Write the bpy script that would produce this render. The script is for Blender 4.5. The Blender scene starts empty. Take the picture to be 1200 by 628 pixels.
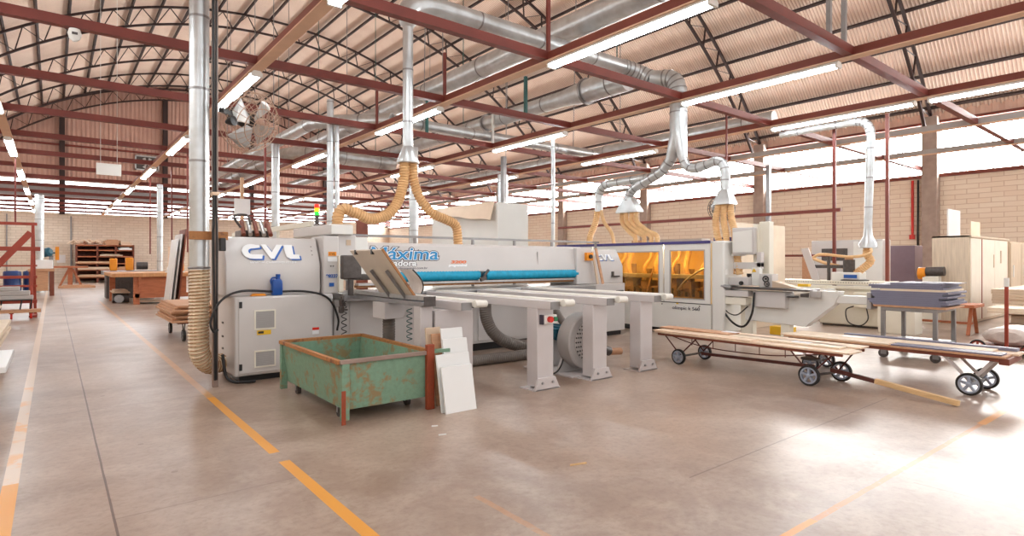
import bpy, math, random
from mathutils import Vector, Matrix
random.seed(7)
sc = bpy.context.scene
COL = sc.collection

# ------------------------------------------------------------------ camera, sky, exposure
YAW = math.atan(538 / 672)
cam = bpy.data.cameras.new('camera')
cam.sensor_width = 36; cam.lens = 36 * 672 / 1200; cam.shift_y = -8 / 1200
cam.clip_start = 0.05; cam.clip_end = 300
cam_o = bpy.data.objects.new('camera', cam); COL.objects.link(cam_o)
cam_o.location = (0, 0, 1.35); cam_o.rotation_euler = (math.pi / 2, 0, -YAW)
sc.camera = cam_o
SKY = 0.9            # daylight coming in by the open end of the hall
PANE = 21.0         # daylight through the frosted panes of the sunlit right wall
PANE_BACK = 7.0; PANE_LEFT = 2.0   # and of the far and the shaded left wall
TUBE = 30.0          # fluorescent tubes
EXPOSURE = 0.68
w = bpy.data.worlds.new('sky'); sc.world = w; w.use_nodes = True
bg = w.node_tree.nodes['Background']; bg.inputs[0].default_value = (1.0, 0.97, 0.95, 1); bg.inputs[1].default_value = SKY
sc.view_settings.view_transform = 'Standard'; sc.view_settings.look = 'None'
sc.view_settings.exposure = EXPOSURE; sc.view_settings.gamma = 1.0
sc.view_settings.use_curve_mapping = False
sc.cycles.max_bounces = 7; sc.cycles.diffuse_bounces = 5; sc.cycles.glossy_bounces = 3
sc.cycles.transmission_bounces = 4; sc.cycles.transparent_max_bounces = 8
sc.cycles.sample_clamp_indirect = 4.0
sc.cycles.caustics_reflective = False; sc.cycles.caustics_refractive = False
sc.cycles.use_denoising = True

# ------------------------------------------------------------------ materials
def lin(c):
    r = []
    for v in c:
        v /= 255.0
        r.append(v / 12.92 if v <= 0.04045 else ((v + 0.055) / 1.055) ** 2.4)
    return (r[0], r[1], r[2], 1.0)

def mat(name, rgb, rough=0.6, metal=0.0, var=0.08, scale=6.0, emit=0.0, spec=0.5, bump=0.0, coat=0.0, stretch=None, alpha=None):
    """Procedural painted/metal/wood surface: base colour broken up by noise."""
    m = bpy.data.materials.new(name); m.use_nodes = True
    nt = m.node_tree; N = nt.nodes; L = nt.links
    b = N['Principled BSDF']
    c = lin(rgb)
    tc = N.new('ShaderNodeTexCoord'); mp = N.new('ShaderNodeMapping')
    if stretch: mp.inputs['Scale'].default_value = stretch
    L.new(tc.outputs['Object'], mp.inputs[0])
    nz = N.new('ShaderNodeTexNoise'); nz.inputs['Scale'].default_value = scale; nz.inputs['Detail'].default_value = 5
    L.new(mp.outputs[0], nz.inputs['Vector'])
    rp = N.new('ShaderNodeValToRGB')
    rp.color_ramp.elements[0].position = 0.3; rp.color_ramp.elements[1].position = 0.7
    rp.color_ramp.elements[0].color = (c[0] * (1 - var * 1.6), c[1] * (1 - var * 1.8), c[2] * (1 - var * 2), 1)
    rp.color_ramp.elements[1].color = (min(1, c[0] * (1 + var)), min(1, c[1] * (1 + var)), min(1, c[2] * (1 + var)), 1)
    L.new(nz.outputs['Fac'], rp.inputs[0]); L.new(rp.outputs[0], b.inputs['Base Color'])
    b.inputs['Roughness'].default_value = rough; b.inputs['Metallic'].default_value = metal
    b.inputs['Specular IOR Level'].default_value = spec
    if coat: b.inputs['Coat Weight'].default_value = coat
    if emit:
        b.inputs['Emission Color'].default_value = c; b.inputs['Emission Strength'].default_value = emit
    if bump:
        bp = N.new('ShaderNodeBump'); bp.inputs['Strength'].default_value = bump; bp.inputs['Distance'].default_value = 0.02
        L.new(nz.outputs['Fac'], bp.inputs['Height']); L.new(bp.outputs[0], b.inputs['Normal'])
    if alpha is not None: b.inputs['Alpha'].default_value = alpha
    return m

def emission(name, col, strength):
    m = bpy.data.materials.new(name); m.use_nodes = True
    nt = m.node_tree; nt.nodes.clear()
    e = nt.nodes.new('ShaderNodeEmission'); o = nt.nodes.new('ShaderNodeOutputMaterial')
    e.inputs[0].default_value = (*col, 1); e.inputs[1].default_value = strength
    nt.links.new(e.outputs[0], o.inputs[0]); return m

def math_node(nt, op, a, b=None, c=None):
    n = nt.nodes.new('ShaderNodeMath'); n.operation = op
    for i, v in enumerate((a, b, c)):
        if v is None: continue
        if isinstance(v, (int, float)): n.inputs[i].default_value = v
        else: nt.links.new(v, n.inputs[i])
    return n.outputs[0]

def mix_col(nt, f, a, b):
    n = nt.nodes.new('ShaderNodeMix'); n.data_type = 'RGBA'
    for key, v in ((0, f), (6, a), (7, b)):
        if isinstance(v, (int, float)): n.inputs[key].default_value = v
        elif isinstance(v, tuple): n.inputs[key].default_value = v
        else: nt.links.new(v, n.inputs[key])
    return n.outputs[2]

def noise(nt, vec, scale, detail=4, rough=0.55, dist=0.0):
    n = nt.nodes.new('ShaderNodeTexNoise'); n.inputs['Scale'].default_value = scale
    n.inputs['Detail'].default_value = detail; n.inputs['Roughness'].default_value = rough
    n.inputs['Distortion'].default_value = dist
    nt.links.new(vec, n.inputs['Vector']); return n.outputs['Fac']

def ramp01(nt, x, lo, hi):
    n = nt.nodes.new('ShaderNodeMapRange'); n.clamp = True; n.interpolation_type = 'SMOOTHSTEP'
    n.inputs['From Min'].default_value = lo; n.inputs['From Max'].default_value = hi
    nt.links.new(x, n.inputs['Value']); return n.outputs[0]

def floor_material():
    m = bpy.data.materials.new('polished_concrete'); m.use_nodes = True
    nt = m.node_tree; N = nt.nodes; L = nt.links; b = N['Principled BSDF']
    tc = N.new('ShaderNodeTexCoord'); vec = tc.outputs['Object']
    sp = N.new('ShaderNodeSeparateXYZ'); L.new(vec, sp.inputs[0]); X, Y = sp.outputs[0], sp.outputs[1]
    big = noise(nt, vec, 0.55, 6, 0.6, 0.6); mid = noise(nt, vec, 2.6, 8, 0.68, 0.4); fine = noise(nt, vec, 22, 6, 0.7)
    base = mix_col(nt, ramp01(nt, big, 0.35, 0.66), lin((150, 127, 111)), lin((178, 157, 141)))
    base = mix_col(nt, math_node(nt, 'MULTIPLY', ramp01(nt, mid, 0.38, 0.75), 0.55), base, lin((198, 182, 168)))
    base = mix_col(nt, math_node(nt, 'MULTIPLY', ramp01(nt, fine, 0.42, 0.75), 0.4), base, lin((118, 92, 76)))
    # dark spots
    vo = N.new('ShaderNodeTexVoronoi'); vo.inputs['Scale'].default_value = 2.2; L.new(vec, vo.inputs['Vector'])
    spot = math_node(nt, 'LESS_THAN', vo.outputs['Distance'], 0.045)
    base = mix_col(nt, math_node(nt, 'MULTIPLY', spot, 0.45), base, lin((96, 70, 58)))
    def band(coord, at, half, wob=0.0):
        v = coord
        if wob:
            v = math_node(nt, 'ADD', coord, math_node(nt, 'MULTIPLY', math_node(nt, 'SUBTRACT', mid, 0.5), wob))
        d = math_node(nt, 'ABSOLUTE', math_node(nt, 'SUBTRACT', v, at))
        return math_node(nt, 'LESS_THAN', d, half)
    def within(coord, lo, hi):
        return math_node(nt, 'MULTIPLY', math_node(nt, 'GREATER_THAN', coord, lo), math_node(nt, 'LESS_THAN', coord, hi))
    def mul(*a):
        r = a[0]
        for x in a[1:]: r = math_node(nt, 'MULTIPLY', r, x)
        return r
    wear = ramp01(nt, fine, 0.3, 0.46)
    # saw-cut joints
    for coord, at, other, lo, hi, s in ((X, 0.25, Y, -9, 46, 0.8), (Y, 6.45, X, -6, 1.6, 0.4), (Y, 2.1, X, 3.1, 6.4, 0.5),
                                        (Y, 3.64, X, 0.25, 1.3, 0.3), (X, 9.2, Y, -9, 46, 0.5), (X, 15.2, Y, -9, 46, 0.5),
                                        (Y, 12.4, X, -6, 23, 0.35), (Y, 18.4, X, -6, 23, 0.35), (Y, 24.4, X, -6, 23, 0.35), (X, 4.1, Y, -9, 1.2, 0.3)):
        base = mix_col(nt, math_node(nt, 'MULTIPLY', mul(band(coord, at, 0.006, 0.008), within(other, lo, hi)), s), base, lin((72, 46, 38)))
    orange = lin((228, 158, 56)); pale = lin((224, 200, 176))
    near = mul(band(X, 1.22, 0.036), within(Y, -3, 6.3)); gap = within(Y, 3.99, 4.2)
    near = mul(near, math_node(nt, 'SUBTRACT', 1.0, gap), ramp01(nt, fine, 0.28, 0.36))
    base = mix_col(nt, near, base, orange)
    base = mix_col(nt, mul(band(X, 1.22, 0.036), within(Y, 6.3, 24), wear, 0.42), base, orange)
    base = mix_col(nt, mul(band(X, -0.2, 0.038), within(Y, 4.55, 40), 0.85), base, pale)
    base = mix_col(nt, mul(band(X, -0.2, 0.038), within(Y, 4.55, 8), ramp01(nt, mid, 0.5, 0.6), 0.7), base, orange)
    base = mix_col(nt, mul(band(X, -0.2, 0.038), within(Y, -3, 4.6)), base, orange)
    wy = math_node(nt, 'ADD', Y, math_node(nt, 'MULTIPLY', X, 0.025))
    base = mix_col(nt, mul(band(wy, 1.43, 0.03), within(X, 6.0, 9.5), 0.85), base, lin((230, 160, 70)))
    base = mix_col(nt, mul(band(wy, 1.43, 0.018, 0.03), within(X, 2.2, 6.0), wear, 0.75), base, lin((196, 130, 66)))
    base = mix_col(nt, mul(band(wy, 1.43, 0.02, 0.03), within(X, 1.8, 3.1), 0.7), base, lin((226, 150, 52)))
    base = mix_col(nt, mul(band(X, 1.9, 0.02, 0.05), within(Y, 1.0, 2.7), wear, 0.35), base, lin((210, 140, 66)))
    L.new(base, b.inputs['Base Color'])
    rr = N.new('ShaderNodeMapRange'); rr.interpolation_type = 'SMOOTHSTEP'; rr.inputs['From Min'].default_value = 0.15; rr.inputs['From Max'].default_value = 0.85
    rr.inputs['To Min'].default_value = 0.285; rr.inputs['To Max'].default_value = 0.40
    L.new(noise(nt, vec, 1.1, 2, 0.5, 0.3), rr.inputs['Value'])
    L.new(rr.outputs[0], b.inputs['Roughness']); b.inputs['Specular IOR Level'].default_value = 0.7
    return m

def brick_material(name, axis, c1, c2, mortar, bw=0.42, bh=0.2, scale=1.0):
    m = bpy.data.materials.new(name); m.use_nodes = True
    nt = m.node_tree; N = nt.nodes; L = nt.links; b = N['Principled BSDF']
    tc = N.new('ShaderNodeTexCoord'); sp = N.new('ShaderNodeSeparateXYZ'); L.new(tc.outputs['Object'], sp.inputs[0])
    cb = N.new('ShaderNodeCombineXYZ'); L.new(sp.outputs[axis], cb.inputs[0]); L.new(sp.outputs[2], cb.inputs[1])
    br = N.new('ShaderNodeTexBrick'); br.inputs['Scale'].default_value = scale
    br.inputs['Brick Width'].default_value = bw; br.inputs['Row Height'].default_value = bh
    br.inputs['Mortar Size'].default_value = 0.012; br.inputs['Mortar Smooth'].default_value = 0.3
    br.inputs['Color1'].default_value = lin(c1); br.inputs['Color2'].default_value = lin(c2); br.inputs['Mortar'].default_value = lin(mortar)
    L.new(cb.outputs[0], br.inputs['Vector'])
    nz = noise(nt, tc.outputs['Object'], 0.7, 5)
    col = mix_col(nt, math_node(nt, 'MULTIPLY', ramp01(nt, nz, 0.4, 0.7), 0.3), br.outputs['Color'], lin(c2))
    L.new(col, b.inputs['Base Color']); b.inputs['Roughness'].default_value = 0.85
    bp = N.new('ShaderNodeBump'); bp.inputs['Strength'].default_value = 0.5; bp.inputs['Distance'].default_value = 0.01; bp.invert = True
    L.new(br.outputs['Fac'], bp.inputs['Height']); L.new(bp.outputs[0], b.inputs['Normal'])
    return m

def worn_paint(name, paint, rust, amount=0.5, scale=5, rough=0.6):
    m = bpy.data.materials.new(name); m.use_nodes = True
    nt = m.node_tree; b = nt.nodes['Principled BSDF']; tc = nt.nodes.new('ShaderNodeTexCoord')
    a = noise(nt, tc.outputs['Object'], scale, 8, 0.7, 0.3); f = noise(nt, tc.outputs['Object'], scale * 5, 4)
    c = mix_col(nt, math_node(nt, 'MULTIPLY', ramp01(nt, f, 0.35, 0.7), 0.35), lin(paint), lin(tuple(v * 0.82 for v in paint)))
    c = mix_col(nt, ramp01(nt, a, 1 - amount, 1 - amount + 0.1), c, lin(rust))
    nt.links.new(c, b.inputs['Base Color']); b.inputs['Roughness'].default_value = rough
    return m

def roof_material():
    """Aged corrugated sheet: light and shade of each corrugation painted as stripes (pitch 0.1 m)."""
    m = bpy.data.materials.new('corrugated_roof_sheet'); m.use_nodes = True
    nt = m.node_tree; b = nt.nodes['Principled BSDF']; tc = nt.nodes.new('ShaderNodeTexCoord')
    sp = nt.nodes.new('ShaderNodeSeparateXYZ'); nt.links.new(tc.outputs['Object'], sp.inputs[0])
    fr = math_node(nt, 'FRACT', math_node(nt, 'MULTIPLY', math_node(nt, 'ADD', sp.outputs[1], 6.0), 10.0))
    v = math_node(nt, 'LESS_THAN', fr, 0.42)  # mask for the dark stripe painted as each rib's shaded side
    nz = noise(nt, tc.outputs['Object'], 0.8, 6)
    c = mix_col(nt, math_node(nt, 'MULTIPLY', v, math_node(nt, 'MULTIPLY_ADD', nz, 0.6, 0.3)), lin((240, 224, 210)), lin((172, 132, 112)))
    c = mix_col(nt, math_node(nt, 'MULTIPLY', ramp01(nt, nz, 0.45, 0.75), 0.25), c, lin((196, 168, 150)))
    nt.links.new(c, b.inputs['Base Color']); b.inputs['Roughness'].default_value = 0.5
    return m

M = dict(
    floor=floor_material(),
    brick_r=brick_material('peach_block_wall', 1, (248, 236, 218), (242, 226, 206), (216, 194, 172), 0.62, 0.16),
    brick_b=brick_material('cream_block_wall', 0, (234, 222, 206), (224, 210, 192), (200, 184, 166), 0.5, 0.17),
    cladding=mat('rosy_metal_cladding', (196, 160, 146), 0.55, 0.1, 0.05, 1.5),
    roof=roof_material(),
    roof_plain=mat('plain_roof_sheet', (230, 212, 198), 0.45, 0.0, 0.05, 1.2),
    roofwall=mat('peach_fascia_sheet', (234, 198, 178), 0.6, 0.0, 0.05, 2),
    beam=mat('oxide_red_steel', (116, 48, 38), 0.5, 0.0, 0.09, 3),
    beam_y=mat('salmon_primer_steel', (124, 62, 50), 0.5, 0.0, 0.08, 3),
    truss=mat('dark_oxide_steel', (46, 28, 26), 0.6, 0.0, 0.08, 4),
    lit_flange=mat('lit_flange_steel', (228, 192, 164), 0.6, 0.0, 0.05, 3),
    galv=mat('galvanised_duct', (200, 204, 206), 0.33, 0.65, 0.10, 5),
    galv_band=mat('galvanised_band', (150, 148, 148), 0.4, 0.8, 0.06, 8),
    hose=mat('amber_ribbed_hose', (228, 188, 138), 0.5, 0.0, 0.08, 12),
    hose_clear=mat('clear_wire_hose', (222, 206, 178), 0.35, 0.0, 0.14, 14),
    hose_dark=mat('grey_rubber_hose', (112, 104, 98), 0.6, 0.0, 0.08, 10),
    black=mat('black_rubber', (26, 24, 24), 0.55, 0.0, 0.1, 10),
    black_plastic=mat('black_plastic', (34, 32, 34), 0.4, 0.0, 0.1, 10),
    machine=mat('light_grey_machine_paint', (206, 202, 200), 0.42, 0.0, 0.025, 2.5, coat=0.15),
    machine_d=mat('mid_grey_machine_paint', (176, 172, 170), 0.45, 0.0, 0.03, 2.5),
    leg=mat('silver_grey_leg_paint', (202, 196, 196), 0.4, 0.05, 0.03, 3),
    white_m=mat('white_machine_paint', (228, 228, 224), 0.4, 0.0, 0.02, 2.5, coat=0.15),
    cream_m=mat('cream_machine_paint', (232, 228, 214), 0.45, 0.0, 0.03, 2.5),
    belt=mat('white_felt_belt', (232, 230, 222), 0.7, 0.0, 0.03, 12),
    alu=mat('brushed_aluminium', (190, 188, 186), 0.35, 0.7, 0.06, 20),
    steel=mat('bright_steel', (170, 170, 172), 0.3, 0.9, 0.06, 12),
    dark_steel=mat('dark_machined_steel', (84, 78, 76), 0.45, 0.3, 0.15, 20),
    green=worn_paint('worn_green_paint', (122, 156, 132), (142, 122, 86), 0.5, 6),
    rust=worn_paint('rusty_edge', (172, 116, 66), (110, 70, 48), 0.45, 9),
    rust_post=worn_paint('rust_red_post', (150, 66, 36), (92, 44, 30), 0.4, 9),
    white=mat('white_melamine', (232, 234, 234), 0.4, 0.0, 0.01, 3),
    white_p=mat('white_paint', (236, 236, 232), 0.5, 0.0, 0.02, 3),
    blue_jug=mat('blue_plastic', (26, 78, 158), 0.3, 0.0, 0.05, 10),
    logo_blue=mat('logo_blue', (32, 92, 176), 0.5, 0, 0.02),
    logo_white=mat('logo_white', (240, 242, 244), 0.4, 0, 0.01),
    logo_cyan=mat('logo_cyan', (30, 140, 200), 0.5, 0, 0.12, 30),
    logo_dark=mat('logo_dark', (58, 52, 66), 0.5, 0, 0.02),
    logo_orange=mat('logo_orange', (224, 120, 76), 0.5, 0, 0.02),
    blue_curtain=mat('cyan_brush_cover', (6, 152, 190), 0.6, 0.0, 0.10, 14, bump=0.4),
    navy=mat('navy_trim', (62, 54, 122), 0.4, 0, 0.03),
    yellow=mat('yellow_label', (236, 190, 40), 0.5, 0, 0.03),
    orange_pl=mat('orange_plastic', (240, 150, 30), 0.45, 0, 0.04),
    redp=mat('red_plastic', (214, 44, 30), 0.35, 0, 0.03),
    greenp=mat('green_plastic', (40, 130, 84), 0.35, 0, 0.03),
    teal=mat('teal_motor_paint', (30, 92, 112), 0.45, 0, 0.06, 12),
    teal_steel=mat('teal_steel_paint', (40, 92, 88), 0.5, 0, 0.06, 6),
    concrete=mat('grey_concrete', (176, 160, 150), 0.85, 0, 0.10, 4, bump=0.3),
    post=mat('grey_brown_steel', (150, 130, 120), 0.5, 0.2, 0.08, 5),
    plywood=mat('raw_plywood', (232, 206, 180), 0.6, 0, 0.09, 3, stretch=(1, 8, 8)),
    plywood_y=mat('plywood_edges', (216, 178, 144), 0.6, 0, 0.12, 6, stretch=(1, 1, 26)),
    pine=mat('pale_pine', (222, 188, 140), 0.6, 0, 0.10, 5, stretch=(8, 1, 8)),
    brown_wood=mat('brown_kraft_board', (198, 152, 118), 0.65, 0, 0.10, 4, stretch=(1, 6, 6)),
    bench_wood=mat('worn_red_brown_wood', (178, 106, 70), 0.6, 0, 0.12, 4, stretch=(1, 1, 5)),
    bench_top=mat('orange_beech_top', (206, 150, 100), 0.55, 0, 0.10, 4, stretch=(5, 1, 1)),
    grey_board=mat('blue_grey_laminate', (122, 122, 142), 0.5, 0, 0.05, 4),
    beige_board=mat('beige_laminate', (206, 184, 160), 0.55, 0, 0.06, 4),
    white_board=mat('cream_raw_board', (232, 214, 190), 0.6, 0, 0.05, 4),
    wardrobe=mat('pale_ash_laminate', (214, 198, 176), 0.5, 0, 0.09, 3, stretch=(10, 10, 0.8)),
    wardrobe_w=mat('white_wardrobe_door', (244, 236, 222), 0.45, 0, 0.03, 3),
    cart_wood=mat('red_brown_cart_rail', (126, 66, 48), 0.6, 0, 0.12, 6),
    drawbar=mat('dark_brown_steel_bar', (92, 50, 44), 0.5, 0.2, 0.12, 8),
    wheel_hub=mat('blue_grey_cast_hub', (168, 178, 196), 0.4, 0.4, 0.06, 15),
    rack_red=mat('orange_red_rack_paint', (158, 62, 42), 0.5, 0, 0.10, 5),
    barrel_blue=mat('blue_plastic_drum', (32, 62, 122), 0.4, 0, 0.05, 3),
    tan_board=mat('taupe_backing_board', (216, 202, 188), 0.6, 0, 0.03, 4),
    cardboard=mat('cardboard_sheet', (226, 204, 182), 0.75, 0, 0.05, 2),
    booth=mat('pale_grey_booth_panel', (240, 240, 234), 0.5, 0, 0.03, 1.5),
    paper=mat('white_paper', (240, 240, 240), 0.7, 0, 0.01),
    tan_fan=mat('tan_fan_wire', (190, 160, 140), 0.45, 0.3, 0.05, 6),
    plastic_film=mat('white_film_wrap', (236, 228, 222), 0.3, 0, 0.08, 12, bump=0.6),
    cable=mat('black_cable', (22, 20, 22), 0.5, 0, 0.05),
    plum=mat('plum_grey_paint', (118, 98, 108), 0.5, 0, 0.04),
    tan_wire=mat('tan_hose_wire', (200, 152, 98), 0.5, 0, 0.05),
    mech=mat('brown_dusty_machinery', (150, 122, 98), 0.6, 0.1, 0.2, 12),
    coil=mat('brown_hose_wire', (160, 118, 78), 0.5, 0, 0.05),
    inner=mat('amber_lit_cabinet_liner', (238, 206, 150), 0.6, 0, 0.06, 3),
)
M['pane'] = emission('frosted_daylight_pane', (1.0, 0.98, 0.95), PANE)
M['pane_back'] = emission('far_daylight_pane', (0.95, 0.97, 1.0), PANE_BACK)
M['pane_left'] = emission('shaded_daylight_pane', (1.0, 0.97, 0.93), PANE_LEFT)
M['tube'] = emission('fluorescent_tube', (0.86, 0.95, 1.0), TUBE)
M['warm_fill'] = emission('amber_fill_emitter', (1.0, 0.84, 0.58), 12.0)
M['lamp_r'] = mat('red_signal_lens', (240, 40, 26), 0.3, emit=0.8); M['lamp_y'] = mat('amber_signal_lens', (250, 170, 20), 0.3, emit=0.8)
M['lamp_g'] = mat('green_signal_lens', (40, 200, 60), 0.3, emit=0.8)
def amber_glass():
    m = bpy.data.materials.new('amber_polycarbonate'); m.use_nodes = True
    nt = m.node_tree; nt.nodes.clear()
    t = nt.nodes.new('ShaderNodeBsdfTransparent'); t.inputs[0].default_value = (1.0, 0.80, 0.44, 1)
    g = nt.nodes.new('ShaderNodeBsdfGlossy'); g.inputs['Roughness'].default_value = 0.08
    fr = nt.nodes.new('ShaderNodeFresnel'); mx = nt.nodes.new('ShaderNodeMixShader'); o = nt.nodes.new('ShaderNodeOutputMaterial')
    nt.links.new(fr.outputs[0], mx.inputs[0]); nt.links.new(t.outputs[0], mx.inputs[1]); nt.links.new(g.outputs[0], mx.inputs[2])
    nt.links.new(mx.outputs[0], o.inputs[0]); return m
M['amber'] = amber_glass()

# ------------------------------------------------------------------ mesh builder
ORG = {}
def V(*a): return Vector(a[0]) if len(a) == 1 else Vector(a)

class MB:
    def __init__(s): s.v = []; s.f = []; s.sm = []
    def add(s, vs, fs, smooth=False):
        n = len(s.v); s.v += [tuple(v) for v in vs]; s.f += [tuple(i + n for i in f) for f in fs]; s.sm += [smooth] * len(fs); return s
    def box(s, x0, x1, y0, y1, z0, z1):
        return s.add([(x0, y0, z0), (x1, y0, z0), (x1, y1, z0), (x0, y1, z0), (x0, y0, z1), (x1, y0, z1), (x1, y1, z1), (x0, y1, z1)],
                     [(0, 3, 2, 1), (4, 5, 6, 7), (0, 1, 5, 4), (1, 2, 6, 5), (2, 3, 7, 6), (3, 0, 4, 7)])
    def prism(s, poly, d):
        """poly: list of 3D points, extruded by the vector d."""
        n = len(poly); p = [V(q) for q in poly]; d = V(d)
        nrm = Vector((0, 0, 0))
        for i in range(n): nrm += p[i].cross(p[(i + 1) % n])
        vs = p + [q + d for q in p]
        a = tuple(range(n)); b = tuple(range(n, 2 * n))
        fs = [tuple(reversed(a)), b] + [(i, (i + 1) % n, n + (i + 1) % n, n + i) for i in range(n)]
        if nrm.dot(d) < 0: fs = [tuple(reversed(f)) for f in fs]
        return s.add(vs, fs)
    def bar(s, p, q, wd, ht, up=(0, 0, 1)):
        p, q = V(p), V(q); d = (q - p); t = d.normalized(); u = V(up)
        if abs(t.dot(u)) > 0.98: u = Vector((1, 0, 0))
        r = t.cross(u).normalized(); u = r.cross(t).normalized()
        c = [p - r * wd / 2 - u * ht / 2, p + r * wd / 2 - u * ht / 2, p + r * wd / 2 + u * ht / 2, p - r * wd / 2 + u * ht / 2]
        return s.prism(c, d)
    def tube(s, pts, r, n=12, ribs=None, cap=True, smooth=True):
        P = [V(p) for p in pts]
        if ribs:                      # resample so that ring ribs show
            pitch, amp = ribs; L = [0]
            for i in range(1, len(P)): L.append(L[-1] + (P[i] - P[i - 1]).length)
            tot = L[-1]; k = max(2, int(tot / pitch) * 2); Q = []; R = []; j = 0
            for i in range(k + 1):
                t = tot * i / k
                while j < len(L) - 2 and L[j + 1] < t: j += 1
                u = (t - L[j]) / max(1e-9, L[j + 1] - L[j]); Q.append(P[j].lerp(P[j + 1], u))
                r0 = r(t / tot) if callable(r) else r
                R.append(r0 * (1 + (amp if i % 2 else -amp)))
            P = Q
        else:
            R = [(r(i / max(1, len(P) - 1)) if callable(r) else (r[i] if isinstance(r, (list, tuple)) else r)) for i in range(len(P))]
        T = []
        for i in range(len(P)):
            a = P[max(0, i - 1)]; b = P[min(len(P) - 1, i + 1)]; T.append((b - a).normalized())
        u = Vector((0, 0, 1)) if abs(T[0].z) < 0.9 else Vector((1, 0, 0))
        vs = []; fs = []
        for i, p in enumerate(P):
            u = (u - T[i] * u.dot(T[i])).normalized(); w_ = T[i].cross(u)
            for k in range(n):
                a = 2 * math.pi * k / n; vs.append(p + (u * math.cos(a) + w_ * math.sin(a)) * R[i])
        for i in range(len(P) - 1):
            for k in range(n):
                fs.append((i * n + k, i * n + (k + 1) % n, (i + 1) * n + (k + 1) % n, (i + 1) * n + k))
        s.add(vs, fs, smooth)
        if cap:
            n0 = len(s.v) - len(vs)
            s.f.append(tuple(n0 + k for k in reversed(range(n)))); s.sm.append(False)
            e = n0 + (len(P) - 1) * n; s.f.append(tuple(e + k for k in range(n))); s.sm.append(False)
        return s
    def cyl(s, p, q, r, r2=None, n=20, smooth=True): return s.tube([p, q], [r, r if r2 is None else r2], n, smooth=smooth)
    def ring(s, p, ax, R, r, n=28, m=8):
        ax = V(ax).normalized(); u = ax.cross(Vector((0, 0, 1)));
        if u.length < 0.1: u = Vector((1, 0, 0))
        u.normalize(); w_ = ax.cross(u); p = V(p); vs = []; fs = []
        for i in range(n):
            a = 2 * math.pi * i / n; d = u * math.cos(a) + w_ * math.sin(a)
            for k in range(m):
                b = 2 * math.pi * k / m; vs.append(p + d * (R + r * math.cos(b)) + ax * r * math.sin(b))
        for i in range(n):
            for k in range(m):
                fs.append((i * m + k, ((i + 1) % n) * m + k, ((i + 1) % n) * m + (k + 1) % m, i * m + (k + 1) % m))
        return s.add(vs, fs, True)
    def lathe(s, p, ax, prof, n=28, cap=True):
        """prof: (distance along ax, radius)."""
        ax = V(ax).normalized(); p = V(p); u = ax.cross(V(0, 0, 1))
        if u.length < 0.05: u = V(1, 0, 0)
        u.normalize(); w_ = ax.cross(u); vs = []; fs = []
        for a, b in prof:
            for k in range(n):
                t = 2 * math.pi * k / n; vs.append(p + ax * a + (u * math.cos(t) + w_ * math.sin(t)) * max(b, 1e-4))
        for i in range(len(prof) - 1):
            for k in range(n): fs.append((i * n + k, i * n + (k + 1) % n, (i + 1) * n + (k + 1) % n, (i + 1) * n + k))
        s.add(vs, fs, True)
        # sharp rims: split shading where the profile turns
        if cap:
            n0 = len(s.v) - len(vs)
            s.f.append(tuple(n0 + k for k in reversed(range(n)))); s.sm.append(False)
            e = n0 + (len(prof) - 1) * n; s.f.append(tuple(e + k for k in range(n))); s.sm.append(False)
        return s
    def loft(s, loops, smooth=False):
        n = len(loops[0]); vs = [p for l in loops for p in l]; fs = []
        for i in range(len(loops) - 1):
            for k in range(n): fs.append((i * n + k, i * n + (k + 1) % n, (i + 1) * n + (k + 1) % n, (i + 1) * n + k))
        fs.append(tuple(reversed(range(n)))); fs.append(tuple((len(loops) - 1) * n + k for k in range(n)))
        return s.add(vs, fs, smooth)

def finish(o, bev):
    if bev:
        md = o.modifiers.new('bevel', 'BEVEL'); md.width = bev; md.segments = 2; md.limit_method = 'ANGLE'; md.angle_limit = math.radians(50)

def obj(name, mb, m, parent=None, bev=0.0, label=None, org=None):
    """Link a mesh built in world coordinates as one object, its origin at its base (or at its parent's)."""
    if org is not None: org = Vector(org)
    elif parent is None:
        xs = [v[0] for v in mb.v]; ys = [v[1] for v in mb.v]; zs = [v[2] for v in mb.v]
        org = Vector(((min(xs) + max(xs)) / 2, (min(ys) + max(ys)) / 2, min(zs)))
    else: org = ORG[parent.name]
    me = bpy.data.meshes.new(name)
    me.from_pydata([tuple(V(v) - org) for v in mb.v], [], mb.f)
    me.polygons.foreach_set('use_smooth', mb.sm); me.materials.append(m if not isinstance(m, str) else M[m]); me.update()
    me.set_sharp_from_angle(angle=math.radians(38))
    o = bpy.data.objects.new(name, me); COL.objects.link(o); ORG[o.name] = org
    if parent is None: o.location = org
    else: o.parent = parent
    finish(o, bev)
    if label: o['label'] = label
    return o

def tag(o, label, cat, group=None, kind=None):
    o['label'] = label; o['category'] = cat
    if group: o['group'] = group
    if kind: o['kind'] = kind
    return o

def thing(name, label, cat, loc=(0, 0, 0), group=None):
    o = bpy.data.objects.new(name, None); COL.objects.link(o); o.location = loc; o.empty_display_size = 0.1
    ORG[o.name] = Vector(loc); return tag(o, label, cat, group)

def struct(name, mb, m, parent=None, bev=0):
    o = obj(name, mb, m, parent, bev, org=None if parent else (0, 0, 0))
    if parent is None: o['kind'] = 'structure'
    return o

def copy_tree(o, parent=None):
    c = o.copy(); COL.objects.link(c); c.parent = parent
    for ch in [x for x in bpy.data.objects if x.parent == o]: copy_tree(ch, c)
    return c
KIDS = {}
def kids(o):
    return [x for x in COL.objects if x.parent == o]
def dup(o, loc, label, group=None, rz=None):
    def rec(a, p):
        c = a.copy(); COL.objects.link(c); c.parent = p
        for ch in a.children: rec(ch, c)
        return c
    c = rec(o, None); c.location = loc; c['label'] = label
    if group: c['group'] = group
    if rz is not None: c.rotation_euler = (0, 0, rz)
    return c

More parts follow.
